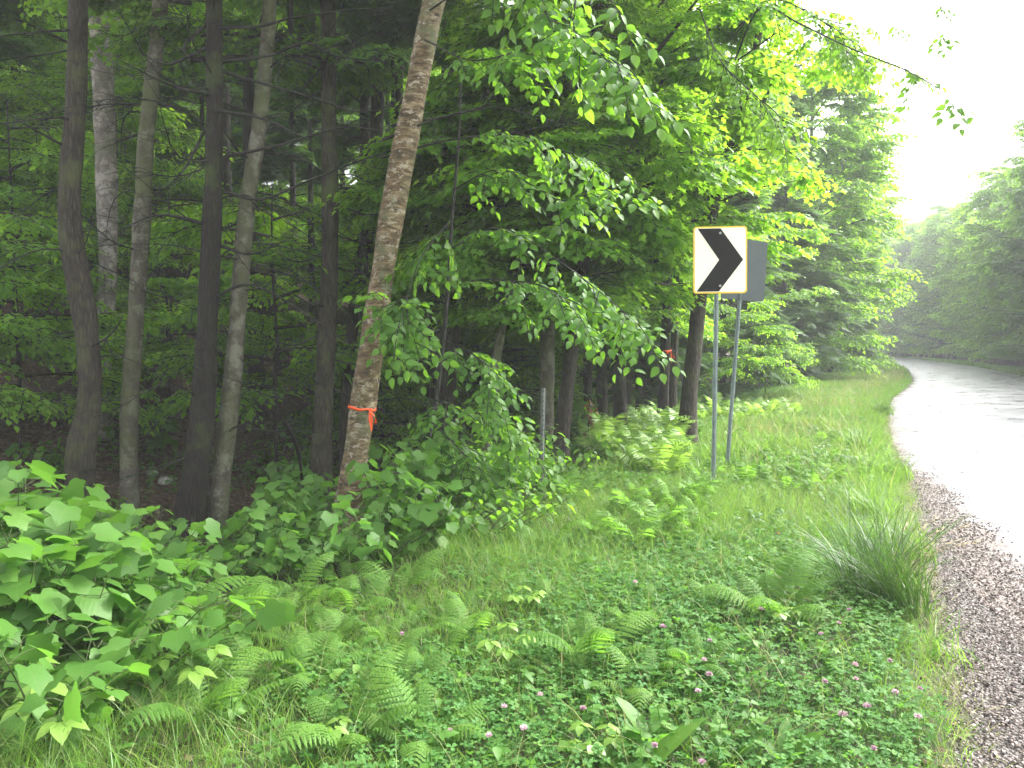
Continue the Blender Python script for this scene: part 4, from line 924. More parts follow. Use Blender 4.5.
# clover and small weeds (stuff)
def clover_leaf():
    g = Geo(); Lf = leaf_strip([(0, .03, 0), (.4, .30, .35), (.75, .38, .78), (.93, .2, 1.0), (.9, .003, .9)], .2, .1)
    for a in (0, 2.1, 4.2):
        g.add(Lf, orient([[math.cos(a), math.sin(a), .12]], [[0, 0, 1]], .017), [[0, 0, 0]], [0.0])
    t = np.array([(0, 0, -.10), (.008, .004, -.05), (0, 0, 0)]); g.tube(t, [.0009] * 3, 3, 0, cap=False)
    return g.fin()
CL = clover_leaf()
g = Geo()
fn = lambda x, y, d: sstep(.12, .3, d + .1 * vnoise(x, y, 5)) * (1 - sstep(2.0, 2.9, d + .4 * vnoise(x, y, 2))) * (1 - sstep(5.5, 7.0, y)) * (.5 + .5 * sstep(-.6, .3, vnoise(x, y, 2.5, 8)))
x, y, z, d = scatter_pts(60000, fn, (-2.2, 4.2, 2.0, 7))
n = len(x); hh = rng.uniform(.06, .15, n)
g.add(CL, np.einsum('nij,njk->nik', orient(np.stack([rng.normal(0, 1, n), rng.normal(0, 1, n), rng.normal(0, .25, n)], 1), np.array([0, 0, 1.0]) + jit(n, .25), rng.uniform(.7, 1.5, n)), np.broadcast_to(np.eye(3), (n, 3, 3))), np.stack([x, y, z + hh], 1), rng.uniform(0, 1, n))
struct('clover_cover', mesh('clover', g, [M['clover']]), 'stuff')
# mixed small broad weeds through the verge and the wood edge
WEED = []
for i in range(3):
    gg = Geo(); n = 9; a = rng.uniform(0, 2 * PI, n); hz = rng.uniform(.02, .16, n); d = np.stack([np.cos(a), np.sin(a), rng.uniform(-.2, .4, n)], 1)
    gg.add(L_OVATE_LO, orient(d, np.array([0, 0, 1.0]) + jit(n, .25), rng.uniform(.035, .06, n)), np.stack([0 * a, 0 * a, hz], 1), rng.uniform(0, .4, n), 0)
    gg.tube([(0, 0, 0), (.005, 0, .08), (0, 0, .17)], [.0015] * 3, 3, 0, cap=False); WEED.append(gg.fin())
g = Geo()
for T in WEED:
    x, y, z, d = scatter_pts(3600, lambda x, y, d: sstep(.3, .8, d) * (1 - sstep(5.0, 6.5, d)) * (.35 + .65 * sstep(0, .4, vnoise(x, y, 1.3, 11))), (-6, 7, 2, 13)); n = len(x)
    g.add(T, orient(np.stack([rng.normal(0, 1, n), rng.normal(0, 1, n), rng.normal(0, .15, n)], 1), np.array([0, 0, 1.0]) + jit(n, .15), rng.uniform(.55, 1.25, n)), np.stack([x, y, z], 1), rng.uniform(0, 1, n))
    x, y, z, d = scatter_pts(5200, lambda x, y, d: sstep(4.0, 6, d) * sstep(.05, .5, vnoise(x, y, .8, 6)) * .8, (-16, 4, 5, 24)); n = len(x)
    g.add(T, orient(np.stack([rng.normal(0, 1, n), rng.normal(0, 1, n), rng.normal(0, .15, n)], 1), np.array([0, 0, 1.0]) + jit(n, .15), rng.uniform(.9, 2.2, n)), np.stack([x, y, z], 1), rng.uniform(0, 1, n))
for T in WEED:
    x, y, z, d = scatter_pts(50000, lambda x, y, d: sstep(.3, 1.0, d) * (1 - sstep(5.5, 7.5, d)) * (.15 + .85 * sstep(-.1, .5, vnoise(x, y, .9, 12))), (0, 30, 8, 46)); n = len(x)
    g.add(T, orient(np.stack([rng.normal(0, 1, n), rng.normal(0, 1, n), rng.normal(0, .15, n)], 1), np.array([0, 0, 1.0]) + jit(n, .15), rng.uniform(.6, 1.6, n)), np.stack([x, y, z], 1), rng.uniform(0, 1, n))
struct('ground_cover', mesh('weeds', g, [M['maple']]), 'stuff')
# dead leaves
g = Geo()
x, y, z, d = scatter_pts(90000, lambda x, y, d: sstep(4.2, 5.6, d), (-24, 8, 3, 34)); n = len(x)
g.add(L_TINY, orient(np.stack([rng.normal(0, 1, n), rng.normal(0, 1, n), rng.normal(0, .2, n)], 1), np.array([0, 0, 1.0]) + jit(n, .35), rng.uniform(.05, .11, n)), np.stack([x, y, z + .012], 1), rng.uniform(0, 1, n))
x, y, z, d = scatter_pts(2500, lambda x, y, d: sstep(-.05, .1, d), (-4, 5, 1.5, 9)); n = len(x)
g.add(L_TINY, orient(np.stack([rng.normal(0, 1, n), rng.normal(0, 1, n), rng.normal(0, .2, n)], 1), np.array([0, 0, 1.0]) + jit(n, .35), rng.uniform(.03, .07, n)), np.stack([x, y, z + .012], 1), rng.uniform(0, 1, n))
struct('fallen_leaves', mesh('fallen_leaves', g, [M['litter']]), 'stuff')
# loose gravel stones, rounded chips
g = Geo(); ST = []
for i in range(4):
    V = np.array([(x, y, z) for x in (-1, 1) for y in (-1, 1) for z in (-1, 1)], float) * [.5, .38, .26]; V += rng.normal(0, .08, V.shape)
    gg = Geo(); gg.poly(V, [(0, 1, 3, 2), (4, 6, 7, 5), (0, 4, 5, 1), (2, 3, 7, 6), (0, 2, 6, 4), (1, 5, 7, 3)]); ST.append(gg.fin())
aw = lambda x, y: .08 + .85 * np.clip(1 - (np.hypot(x, y) - 3.5) / 9, 0, 1)
for T in ST:
    x, y, z, d = scatter_pts(80000, lambda x, y, d: (1 - sstep(aw(x, y) - .12, aw(x, y) + .16, -d + .12 * vnoise(x, y, 3))) * (1 - sstep(.0, .12, d)) * (.35 + .65 * np.clip(1 - y / 12, 0, 1)) * (y < 13), (-.5, 8, .8, 14)); n = len(x)
    g.add(T, orient(rng.normal(0, 1, (n, 3)), rng.normal(0, 1, (n, 3)) * .5 + [0, 0, 1], rng.uniform(.005, .015, n)), np.stack([x, y, -.018 + .026 * np.clip(-d / 1.1, 0, 1)], 1), rng.uniform(0, 1, n))
    x, y, z, d = scatter_pts(9000, lambda x, y, d: .22 * np.exp(-np.clip(-d - aw(x, y), 0, 9) / .28) * (d < -.3) * (1 - sstep(8, 14, y)) * (vnoise(x, y, 2.2, 5) > -.2), (0, 9, .8, 14)); n = len(x)
    g.add(T, orient(rng.normal(0, 1, (n, 3)), rng.normal(0, 1, (n, 3)) * .5 + [0, 0, 1], rng.uniform(.004, .012, n)), np.stack([x, y, -.012 + .028 * np.clip(-d / 3, 0, 1)], 1), rng.uniform(0, 1, n))
def chip_mat():
    b = NB('gravel_chip'); a = b.attr()
    return b.done(b.pbr(b.ramp(a[2], [(0, (.03, .024, .021)), (.5, (.12, .096, .085)), (.85, (.22, .18, .16)), (1, (.4, .35, .32))]), .6, None, .3))
M['chip'] = chip_mat()
struct('loose_gravel', mesh('loose_gravel', g, [M['chip']], smooth=False), 'stuff')

# ------------------------------------------------------------------ tall grass tuft over the gravel
g = Geo(); g_, _ = G(885, 612); cx, cy_ = g_[0], g_[1]
n = 430; a = rng.uniform(0, 2 * PI, n); rr = rng.uniform(0, .26, n)
blades(g, cx + rr * np.cos(a), cy_ + rr * np.sin(a), np.full(n, g_[2]), rng.uniform(.25, .82, n), rng.uniform(.005, .010, n), .8, 0, 4, 1.2, az=a * .6 + rng.normal(0, .8, n))
tu = thing('grass_tuft', 'tall dark arching grass tuft at the edge of the gravel', 'grass tuft', (0, 0, 0)); tu.location = (cx, cy_, g_[2])
T = g.fin(); T = (T[0] - g_,) + T[1:]
obj('blades', mesh('tuft_blades', T, [M['darkgrass']]), tu)['kind'] = 'stuff'
for i in range(9):
    g = Geo(); a = rng.uniform(-.5, .9); L = rng.uniform(.55, .85); t = np.linspace(0, 1, 9)
    pts = np.stack([math.cos(a) * L * .75 * t ** 1.5, math.sin(a) * L * .75 * t ** 1.5, L * (t - .35 * t ** 2.5)], 1)
    g.tube(pts, np.linspace(.0018, .0009, 9), 4, 0, cap=False)
    k = rng.uniform(6, 8, 16); o = np.stack([np.interp(k, np.arange(9), pts[:, j]) for j in range(3)], 1)
    g.add(L_NEEDLE, orient(unit(pts[-1] - pts[-2]) + rng.normal(0, .35, (16, 3)), np.array([0, 0, 1.0]) + jit(16, .3), rng.uniform(.02, .05, 16)), o, rng.uniform(0, 1, 16), 0)
    obj('seed_stalk', mesh('seed_stalk', g, [M['straw']]), tu)

for px, py, n, H, lab in ((905, 560, 150, .5, 'small grass tuft leaning over the gravel just beyond the big dark tuft'), (868, 520, 170, .45, 'loose pale grass tuft behind and left of the big dark tuft'), (893, 480, 160, .5, 'grass tuft on the gravel edge halfway up the near verge'), (862, 455, 160, .6, 'thin tall grass tuft in the verge beyond the sign posts, near the road'), (884, 415, 190, .6, 'farthest grass tuft on the road edge before the bend'), (935, 660, 60, .28, 'sparse little tuft creeping onto the gravel by the clover')):
    g_, _ = G(px, py); g = Geo(); a = rng.uniform(0, 2 * PI, n); rr = rng.uniform(0, .25, n)
    blades(g, rr * np.cos(a), rr * np.sin(a), np.zeros(n), rng.uniform(.4, 1, n) * H, rng.uniform(.004, .008, n) * (1 + g_[1] / 15), .8, 0, 4, 1.2, az=a * .5 + rng.normal(0, .9, n))
    tag(obj('grass_tuft', mesh('tuft', g, [M['grass']]), None, tuple(g_)), lab, 'grass tuft')

# ------------------------------------------------------------------ flowers
def flower(col_):
    gs = Geo(); gs.tube([(0, 0, -.16), (.006, .002, -.08), (0, 0, 0)], [.0012] * 3, 4, 0, cap=False)
    gp = Geo(); n = 60; u = rng.uniform(-.25, 1, n); a = rng.uniform(0, 2 * PI, n); s = np.sqrt(np.clip(1 - u * u, 0, 1))
    d = np.stack([s * np.cos(a), s * np.sin(a), u + .3], 1)
    gp.add(L_NEEDLE, orient(d, rng.normal(0, 1, (n, 3)), rng.uniform(.012, .016, n) * 1.0) * np.array([2.2, 1, 1]), d * .003 + [0, 0, .004], rng.uniform(0, 1, n), 0)
    return mesh('stalk', gs, [M['clover']]), mesh('petals', gp, [M[col_]])
FL = [flower('pink'), flower('pinkpale')]
fp = [(710, 642), (704, 661), (709, 676), (698, 692), (702, 764), (839, 624), (821, 635), (856, 680), (825, 683), (843, 717), (867, 708), (895, 693), (920, 690), (918, 718), (890, 662), (855, 666), (849, 611), (761, 610), (874, 750),
      (635, 583), (663, 628), (540, 696), (583, 710), (504, 708), (450, 733), (524, 730), (655, 747), (489, 737), (402, 635)]
fl_lab = ['uppermost of the clover heads in a file right of the silvery fern', 'pink clover head second in the file right of the small fern', 'small clover head third in the file right of the small fern', 'rounded pink clover head lowest in the file by the small fern', 'pink clover head cut by the bottom edge below the small fern',
          'pink clover head in front of the tall grass tuft', 'dull rose clover head just left of the one before the grass tuft', 'pink clover head in the middle of the dense clover patch', 'small pale head in the left half of the clover patch', 'largest mauve clover head low in the clover patch',
          'whitish-pink clover head just right of the largest mauve one', 'pale clover head between patch centre and gravel', 'pink clover head near the gravel, upper of two', 'mauve clover head near the gravel, lower of two', 'pale pink head under the grass tuft, towards the gravel',
          'tiny whitish head above the middle of the clover patch', 'pink head touching the left foot of the tall grass tuft', 'clover head beside the wet silvery fern', 'whitish clover head near the bottom edge of the clover patch',
          'dusky clover head highest in the middle grass', 'pale pink clover head right of the middle fern', 'pink clover head below the silvery middle fern', 'pale head right of the one below the middle fern', 'small faded head left of the one below the middle fern', 'pale clover head lowest left of the middle clumps', 'ragged pale head near the bottom, middle of the verge',
          'pink clover head at the bottom beside broad dock leaves', 'browned clover head near the bottom, left of the ragged one', 'tiny pale flower head below the birch, farthest left of all']
for i, (px, py) in enumerate(fp):
    g_, Y = G(px, py, .17); p = P(px, py, Y); g0 = gz(p[0], p[1]); q = i % 2 if i != 9 else 0
    t = thing('clover_flower', fl_lab[i], 'flower', (p[0], p[1], p[2]), 'clover flower heads in the verge', rng.uniform(0, 6), rng.uniform(.75, 1.05) if i != 9 else 1.25)
    obj('stalk', FL[q][0], t); obj('petals', FL[q][1], t)
g_, Y = G(778, 533, .22); p = P(778, 533, Y)
t = thing('daisy_flower', 'single white daisy standing in the grass right of the sign posts', 'flower', tuple(p))
g = Geo(); n = 14; a = np.arange(n) / n * 2 * PI; d = np.stack([np.cos(a), np.sin(a), 0 * a + .1], 1)
g.add(L_NEEDLE, orient(d, np.array([0, 0, 1.0]) + 0 * d, .026) * np.array([2.5, 1, 1]), d * .006, 0 * a); T = g.fin()
c_, s_ = math.cos(-.7), math.sin(-.7); RX = np.array([[1, 0, 0], [0, c_, s_], [0, -s_, c_]])
obj('petals', mesh('petals', (T[0] @ RX,) + T[1:], [M['white']]), t)
g = Geo(); g.tube([(0, 0, -.24), (.01, 0, -.1), (0, 0, 0)], [.0015] * 3, 4, 0); obj('stalk', mesh('stalk', g, [M['clover']]), t)
g = Geo(); g.tube(np.array([(0, -.004, -.004), (0, -.009, .004), (0, -.010, .008)]), [.008, .007, .003], 10, 0); obj('eye', mesh('eye', g, [M['daisyeye']]), t)

# dock leaves
def dock(n, H):
    g = Geo(); Ld = leaf_strip([(0, .02, 0), (.15, .05, .12), (.3, .13, .3), (.55, .17, .55), (.8, .13, .8), (.93, .06, .93), (1, .005, 1)], .3, .3)
    for i in range(n):
        a = i * 2 * PI / n + rng.uniform(-.3, .3); d = np.array([math.cos(a) * .5, math.sin(a) * .5, rng.uniform(.5, 1.4)])
        g.add(Ld, orient([d], np.array([[-math.cos(a), -math.sin(a), 1.0]]) + jit(1, .15), H * rng.uniform(.7, 1.1)), [[0, 0, 0]], [rng.uniform()])
    return mesh('dock', g, [M['maple']])
for i, (px, py, s, lab) in enumerate([(655, 765, .26, 'broad upright dock leaves at the bottom edge below the middle'), (640, 790, .3, 'second clump of broad dock leaves cut by the bottom edge'), (785, 775, .2, 'pair of light green dock leaves at the bottom below the clover'), (722, 775, .2, 'low dock leaves at the bottom between the two dock clumps')]):
    g_, _ = G(px, py); tag(obj('dock_plant', dock(5 - i % 2, s), None, tuple(g_)), lab, 'weed')

# ================================================================== road signs
def upost(pts, name, parent, mat, wd=.052, dp=.028, hole_step=.0254 * 1.0):
    """flanged channel post from pts[0] to pts[1], web towards the camera, with punched holes"""
    p0, p1 = np.array(pts[0], float), np.array(pts[1], float); ax = unit(p1 - p0); L = np.linalg.norm(p1 - p0)
    xs = unit(np.cross(ax, [0, 1, 0])) ; ys = np.cross(ax, xs)     # ys roughly -+y
    if ys[1] > 0: ys = -ys
    t = .004; h = wd / 2
    prof = [(-h, -dp), (-h * .55, -dp), (-h * .35, 0), (h * .35, 0), (h * .55, -dp), (h, -dp), (h, -dp - t), (h * .45, -dp - t), (h * .25, -t), (-h * .25, -t), (-h * .45, -dp - t), (-h, -dp - t)]
    n = len(prof); V = [p0 + xs * a + ys * b for a, b in prof] + [p1 + xs * a + ys * b for a, b in prof]
    F = [(i, (i + 1) % n, n + (i + 1) % n, n + i) for i in range(n)] + [tuple(range(n))[::-1], tuple(range(n, 2 * n))]
    g = Geo(); g.poly(V, F); o = obj(name, mesh(name, g, [mat], smooth=False), parent)
    g = Geo(); k = int(L / hole_step)
    for i in range(k):
        c = p0 + ax * (i + .5) * hole_step + ys * .001; a = np.arange(8) / 8 * 2 * PI
        V = [c + xs * math.cos(q) * .0066 + ax * math.sin(q) * .0072 for q in a]; V2 = [v - ys * .0035 for v in V]
        g.poly(V + V2, [tuple(range(8)), tuple(range(8, 16))[::-1]] + [(j, (j + 1) % 8, 8 + (j + 1) % 8, 8 + j) for j in range(8)])
    h_ = obj('hole', mesh('holes', g, [M['hole']], smooth=False), o); h_['kind'] = 'stuff'
    return o, xs, ys, ax
def rrect(w_, h_, r, n=6):
    out = []
    for cx, cy, a0 in ((w_ / 2 - r, h_ / 2 - r, 0), (-w_ / 2 + r, h_ / 2 - r, PI / 2), (-w_ / 2 + r, -h_ / 2 + r, PI), (w_ / 2 - r, -h_ / 2 + r, 1.5 * PI)):
        for i in range(n + 1): a = a0 + i / n * PI / 2; out.append((cx + r * math.cos(a), cy + r * math.sin(a)))
    return out
def plate(outl, y0, y1):
    n = len(outl); V = [(a, y0, b) for a, b in outl] + [(a, y1, b) for a, b in outl]
    g = Geo(); g.poly(V, [tuple(range(n))[::-1], tuple(range(n, 2 * n))] + [(i, (i + 1) % n, n + (i + 1) % n, n + i) for i in range(n)]); return g
gb, Yb = G(714, 492)
Ys1 = 8.7
base = P(714, 494, Ys1); topp = P(718.5, 232, Ys1)
root = (float(base[0]), float(base[1]), gz(base[0], base[1]))
sgn = thing('chevron_sign', 'bright chevron road sign with a black arrowhead pointing right, on a perforated post', 'road sign', root)
rt = np.array(root)
upost((base - rt + [0, .012, -.15], topp - rt + [0, .012, 0]), 'post', sgn, M['green_steel'])
ctr = P(720, 260, Ys1) - rt; SW, SH = .60, .755
face = bpy.data.objects.new('sign_panel', mesh('sign_panel', plate(rrect(SW, SH, .04), 0, .004), [M['alu']], smooth=False)); col.objects.link(face); face.parent = sgn
face.location = tuple(ctr + [0, -.004, 0]); face.rotation_euler = (R(-1), R(-.5), R(-4))
def layer(name, g, mat):
    o = bpy.data.objects.new(name, mesh(name, g, [mat], smooth=False)); col.objects.link(o); o.parent = face; return o
layer('glow_rim', plate(rrect(SW - .004, SH - .004, .038), -.003, -.0005), M['edge_glow'])
layer('glare_face', plate(rrect(SW - .038, SH - .038, .028), -.0055, -.0035), M['yellow'])
# chevron: black, pointing right, running to top and bottom edges
hw = .5 * (SW - .045); hh = .5 * (SH - .05)
ch = [(-.250, hh), (.004, hh), (.254, .0), (-.014, -hh), (-.262, -hh), (-.012, .0)]
n6 = len(ch); V = [(a, -.0085, b) for a, b in ch] + [(a, -.006, b) for a, b in ch]
g = Geo(); g.poly(V, [(0, 5, 2, 1), (5, 4, 3, 2)] + [(6, 7, 8, 11), (11, 8, 9, 10)] + [(i, (i + 1) % 6, 6 + (i + 1) % 6, 6 + i) for i in range(6)]); layer('chevron', g, M['black'])
for zb in (.30, -.29):
    g = Geo(); g.tube([(0, -.0075, zb), (0, -.013, zb)], [.014, .014], 12, 0); g.tube([(0, -.013, zb), (0, -.021, zb)], [.008, .007], 6, 0); layer('bolt', g, M['steel'])
# second sign, seen from behind
Y2 = 9.7; b2 = P(726, 480, Y2); t2_ = P(744, 250, Y2); r2_ = (float(b2[0]), float(b2[1]), gz(b2[0], b2[1])); rt2 = np.array(r2_)
bs = thing('reversed_sign', 'grey back of a road sign on a leaning perforated post behind the chevron sign', 'road sign', r2_)
upost((b2 - rt2 + [0, 0, -.15], t2_ - rt2), 'post', bs, M['green_steel'])
pn = bpy.data.objects.new('sign_panel', mesh('sign_panel', plate(rrect(.60, .755, .04), 0, .004), [M['alu']], smooth=False)); col.objects.link(pn); pn.parent = bs
pn.location = tuple(P(744.5, 270, Y2) - rt2 + [0, .012, 0]); pn.rotation_euler = (R(0), R(3), R(12))
for zb in (.28, -.28):
    g = Geo(); g.tube([(-.01, -.04, zb), (-.01, -.055, zb)], [.011, .01], 6, 0); o = obj('bolt', mesh('bolt', g, [M['steel']], smooth=False), pn)
# bare marker post
b3 = P(541.5, 505, 8.0); t3_ = P(543.5, 388, 8.0); r3_ = (float(b3[0]), float(b3[1]), gz(b3[0], b3[1])); rt3 = np.array(r3_)
mp_ = thing('marker_post', 'bare thin grey metal post at the edge of the wood', 'post', r3_)
upost((b3 - rt3 + [0, 0, -.1], t3_ - rt3), 'post_channel', mp_, M['dullsteel'], .048, .020, .05)

# ------------------------------------------------------------------ orange flagging
def tape(center, r, tiltd, label, tail=(.05, -.19), wd=.028, name='flagging_tape'):
    t = thing(name, label, 'flagging tape', tuple(center)); n = 28; g = Geo(); V = []
    for i in range(n):
        a = i / n * 2 * PI; zz = tiltd * math.cos(a) + .006 * math.sin(5 * a); rr = r * (1 + .015 * math.sin(7 * a))
        w_ = wd * (.75 + .25 * math.sin(3 * a + 1))
        V += [(rr * math.cos(a), rr * math.sin(a), zz - w_ / 2), (rr * math.cos(a), rr * math.sin(a), zz + w_ / 2), ((rr + .003) * math.cos(a), (rr + .003) * math.sin(a), zz + w_ / 2), ((rr + .003) * math.cos(a), (rr + .003) * math.sin(a), zz - w_ / 2)]
    F = []
    for i in range(n):
        a, b = 4 * i, 4 * ((i + 1) % n)
        for j in range(4): F.append((a + j, b + j, b + (j + 1) % 4, a + (j + 1) % 4))
    g.poly(V, F); obj('band', mesh('band', g, [M['orange']]), t)
    kx, ky = r * .75, -r * .8; g = Geo(); g.tube([(kx - .012, ky, tiltd * .7), (kx, ky - .014, tiltd * .7), (kx + .014, ky, tiltd * .7 + .012)], [.006, .014, .006], 8, 0); obj('knot', mesh('knot', g, [M['orange']]), t)
    for q, (dx, dz) in enumerate(((tail[0] * .2, tail[1]), (tail[0], tail[1] * .62))):
        g = Geo(); m = 7; V = []
        for i in range(m):
            f = i / (m - 1); x_ = kx + dx * math.sin(f * 2) ; z_ = tiltd * .7 + dz * f; yy = ky - .014 - .012 * math.sin(f * 4 + q); ww = .007 + .014 * math.sin(min(1, f * 1.3) * PI * .75); tw_ = f * 1.5 + q
            V += [(x_ - ww * math.cos(tw_), yy - ww * math.sin(tw_), z_), (x_ + ww * math.cos(tw_), yy + ww * math.sin(tw_), z_)]
        V += [(a, b + .0015, c) for a, b, c in V]; F = []
        for i in range(m - 1):
            F.append((2 * i, 2 * i + 1, 2 * i + 3, 2 * i + 2)); F.append((2 * m + 2 * i + 2, 2 * m + 2 * i + 3, 2 * m + 2 * i + 1, 2 * m + 2 * i))
        g.poly(V, F); obj('tail', mesh('tail', g, [M['orange']]), t)
    return t
tape(P(362, 408, 7.1), .126, -.015, 'orange flagging tape knotted round the leaning yellow birch')
tape(P(666, 352, 14.6), .10, .02, 'distant orange flag on the dark trunk beyond the ferns', (.06, -.22), .09)

# ------------------------------------------------------------------ fallen wood, stone, stream
def log(name, label, a, b, r, bark, sub=3, cat='fallen log'):
    a, b = np.array(a), np.array(b); root = a.copy(); t = np.linspace(0, 1, 14)[:, None]; pts = a * (1 - t) + b * t
    pts += np.c_[.04 * np.sin(t * 7), 0 * t, .03 * np.sin(t * 9)] * np.linalg.norm(b - a) * .3
    g = Geo(); g.tube(pts - root, r * (1 - .55 * t[:, 0]), 10, 0, .12, seed=3)
    for i in range(sub):
        k = rng.integers(3, 12); dead_branch(g, pts[k] - root, unit(b - a + rng.normal(0, 1.2, 3) + [0, 0, .5]), rng.uniform(.3, .8), r * .3, 0, 0, 2)
    return tag(obj(name, mesh(name, g, [M[bark]]), None, tuple(root)), label, cat)
def gp(px, py, up=.0): g_, _ = G(px, py); return g_ + [0, 0, up]
log('fallen_log', 'dark fallen log lying across the slope behind the leaning trunk', gp(236, 335, .08), gp(330, 372, .08), .13, 'bark_dark')
log('fallen_log', 'long fallen trunk high on the leafy slope at the left', gp(20, 262, .1), gp(118, 300, .1), .14, 'bark_brown')
log('fallen_branch', 'bare branch propped on the forest floor left of the birch foot', P(283, 420, 7.6), gp(318, 520), .022, 'bark_hem', 3, 'dead branch')
log('fallen_branch', 'dead bough leaning down towards the ferns beside the flagged trunk', P(672, 325, 14.0), gp(618, 405, .05), .035, 'bark_grey', 6, 'dead branch')
log('fallen_branch', 'second thin dead bough crossing behind the fern bank', P(640, 340, 13.5), gp(585, 400, .05), .025, 'bark_grey', 5, 'dead branch')
def boulder(px, py, s, lab):
    g_, _ = G(px, py); me = bpy.data.meshes.new('stone'); import bmesh
    bm = bmesh.new(); bmesh.ops.create_icosphere(bm, subdivisions=3, radius=1)
    for v in bm.verts:
        c = v.co; k = 1 + .12 * math.sin(3 * c.x + px) + .1 * math.sin(4 * c.y + 2 * c.z); v.co = (c.x * s * k, c.y * s * .75 * k, c.z * s * .5 * k)
    bm.to_mesh(me); bm.free(); me.materials.append(M['stone'])
    for p_ in me.polygons: p_.use_smooth = True
    tag(obj('stone', me, None, tuple(g_ + [0, 0, s * .2])), lab, 'stone')
boulder(201, 514, .07, 'pale rounded stone between the feet of hemlock and leaning trunk')
boulder(165, 484, .12, 'wet stone in the glinting stream behind the maple shoots')
boulder(152, 476, .09, 'smaller wet stone left of the one in the stream')
# withered branch with red-brown leaves beside the wet black trunk
g_, _ = G(588, 452); t = thing('withered_shoot', 'withered shoot of red-brown dead leaves beside the wet black trunk', 'dead plant', tuple(g_))
g = Geo(); g.tube([(-.15, 0, 0), (0, 0, .35), (.03, 0, .8)], [.01, .008, .004], 5, 0); obj('stem', mesh('stem', g, [M['twig']]), t)
g = Geo(); n = 34; o = np.stack([rng.normal(0, .05, n), rng.normal(0, .05, n), rng.uniform(.2, .85, n)], 1)
g.add(L_OVATE_LO, orient(rng.normal(0, .5, (n, 3)) + [0, 0, -1], rng.normal(0, 1, (n, 3)), rng.uniform(.07, .12, n)), o, rng.uniform(0, 1, n)); obj('withered_leaves', mesh('withered_leaves', g, [M['deadred']]), t)['kind'] = 'stuff'
# shed leaves and twigs on the road
g = Geo()
for i in range(60):
    Y = rng.uniform(4, 26); k = np.interp(Y, EDGE[:60, 1], np.arange(60)); e = np.array([np.interp(k, np.arange(60), EDGE[:60, j]) for j in (0, 1)]); d = rng.uniform(.3, 4); q = e + np.array([.895, -.445]) * d
    a = rng.uniform(0, PI); L = rng.uniform(.04, .2); g.tube([(q[0], q[1], .062), (q[0] + L * math.cos(a) * .5, q[1] + L * math.sin(a) * .5, .068), (q[0] + L * math.cos(a), q[1] + L * math.sin(a) * 1.1, .062)], [.003, .004, .002], 4, 0)
struct('twig_litter', mesh('twig_litter', g, [M['twig']]), 'stuff')

# ------------------------------------------------------------------ labels that single things out
ORD = ['first', 'second', 'third', 'fourth', 'fifth', 'sixth', 'seventh', 'eighth', 'ninth', 'tenth', 'eleventh', 'twelfth', 'thirteenth', 'fourteenth', 'fifteenth', 'sixteenth', 'seventeenth', 'eighteenth', 'nineteenth', 'twentieth'] + ['%s-%s' % (t, o) for t in ('twenty', 'thirty', 'forty') for o in ('first', 'second', 'third', 'fourth', 'fifth', 'sixth', 'seventh', 'eighth', 'ninth')]
MARKS = [(0, 'the left picture edge'), (82, 'bent mossy trunk'), (106, 'pale birch'), (140, 'lichened trunk'), (207, 'dark hemlock'), (246, 'leaning grey trunk'), (328, 'straight trunk'), (385, 'taped birch'), (447, 'slender stem'), (545, 'marker post'), (580, 'wet black trunk'), (695, 'forked maple'), (745, 'reversed sign'), (1024, 'the right picture edge')]
def groupof(g): return [o for o in bpy.data.objects if o.parent is None and o.get('group') == g]
def pxof(o): return 512 + FPX * o.location[0] / max(.1, o.location[1])
KW = {k: v.split(' deep')[0].split(' in the shade')[0].replace(' with bare lower twigs', '') for k, v in LABW.items()}
for gname, tail in (('trees deep in the wood', 'in the wood'), ('saplings under the trees of the wood', 'under the trees')):
    buckets = {}
    for o in groupof(gname):
        k0 = next(k for k, v in LABW.items() if v == o['label']); p = pxof(o)
        gap = next((i for i in range(len(MARKS) - 1) if MARKS[i][0] <= p < MARKS[i + 1][0]), -1)
        buckets.setdefault((k0, gap), []).append(o)
    for (k0, gap), os_ in buckets.items():
        os_.sort(key=lambda o: o.location[1])
        for i, o in enumerate(os_):
            pos = 'nearest' if i == 0 else ORD[i] + ' nearest'
            where_ = 'left of the picture' if gap < 0 else 'between %s and %s' % (MARKS[gap][1], MARKS[gap + 1][1])
            o['label'] = '%s %s, %s %s' % (KW[k0], tail, pos, where_)
            if len(o['label'].split()) > 15: o['label'] = '%s %s %s' % (KW[k0].replace(' with boughs reaching the ground', ' bushy to the ground'), pos, where_)
def rows(gname, fmt, cuts, names):
    b = {}
    for o in groupof(gname): b.setdefault(sum(o.location[1] > c for c in cuts), []).append(o)
    for r, os_ in b.items():
        os_.sort(key=pxof)
        for i, o in enumerate(os_): o['label'] = fmt % (ORD[i], names[r])
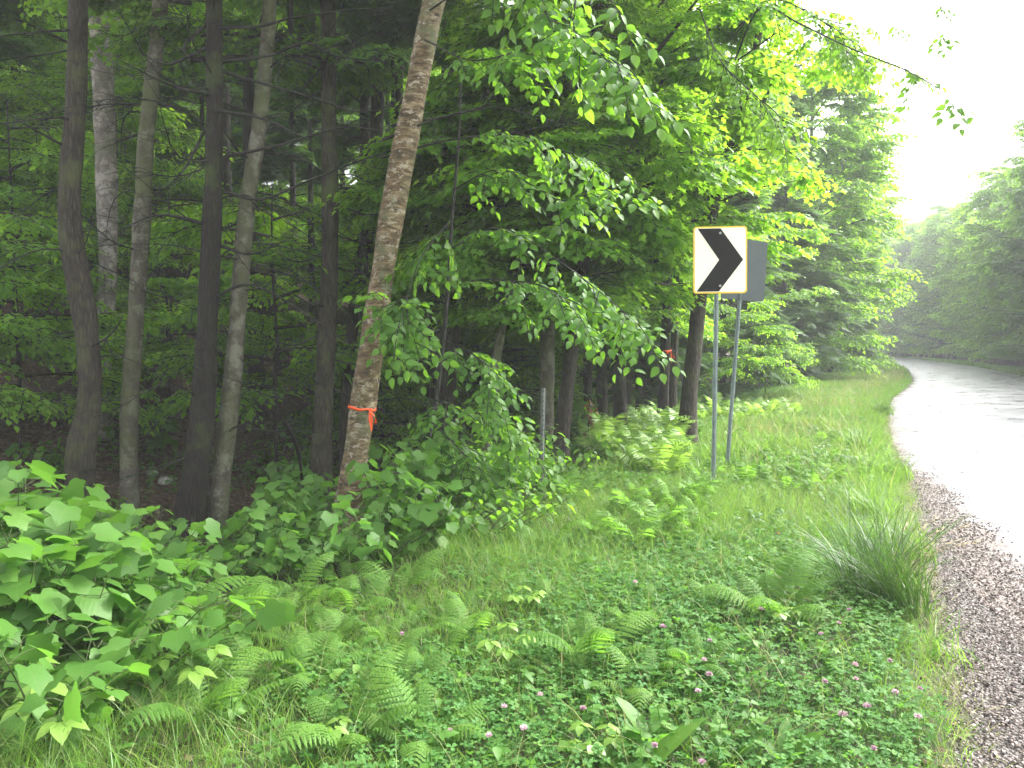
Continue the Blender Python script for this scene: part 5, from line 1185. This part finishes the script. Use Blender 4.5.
rows(grpS, 'broad-leaved maple shoot at lower left, %s from the left in the %s row', (3.7, 4.45), ('front', 'middle', 'back'))
rows('maple shoots round the taped birch', 'maple shoot near the taped birch foot, %s from the left in the %s row', (5.95, 6.9), ('front', 'middle', 'back'))
rows('oval-leaved bushes left of the marker post', 'oval-leaved bush left of the marker post, %s from the left in the %s row', (7.05, 8.1), ('front', 'middle', 'back'))
rows('low bushes on the forest floor', 'low leafy bush on the forest floor, %s from the left in the %s band', (11.0, 14.5), ('nearest', 'middle', 'deepest'))
for i, o in enumerate(sorted(groupof('low bushes along the far verge'), key=lambda o: o.location[1])): o['label'] = 'low bush at the foot of the roadside trees, %s beyond the road signs' % ORD[i]
os_ = sorted(groupof('trees across the road'), key=lambda o: o.location[1])
for i, o in enumerate(os_):
    kd = {'misty p': 'pale leafy tree', 'misty b': 'hazy tree'}.get(o['label'][:7], 'hazy tree')
    if 'hemlock' in o['label']: kd = 'blue-green hemlock'
    elif 'broad' in o['label']: kd = 'broad leafy tree'
    o['label'] = ('%s across the road, %s nearest to the camera' % (kd, ORD[i])) if i < 14 else 'misty %s across the road, farther along towards the bend' % kd

# ------------------------------------------------------------------ mist
def haze():
    me = bpy.data.meshes.new('haze'); x0, x1, y0, y1, z0, z1 = -345, 345, -345, 345, -3, 60
    V = [(x, y, z) for x in (x0, x1) for y in (y0, y1) for z in (z0, z1)]
    me.from_pydata(V, [], [(0, 1, 3, 2), (4, 6, 7, 5), (0, 4, 5, 1), (2, 3, 7, 6), (0, 2, 6, 4), (1, 5, 7, 3)]); me.update()
    m = bpy.data.materials.new('mist'); m.use_nodes = True; t = m.node_tree; t.nodes.clear()
    o = t.nodes.new('ShaderNodeOutputMaterial'); v = t.nodes.new('ShaderNodeVolumePrincipled')
    v.inputs['Color'].default_value = (.95, .97, 1.0, 1); v.inputs['Density'].default_value = .0017; v.inputs['Anisotropy'].default_value = 0.0
    t.links.new(v.outputs[0], o.inputs['Volume']); me.materials.append(m)
    struct('haze', me, 'stuff')
haze()
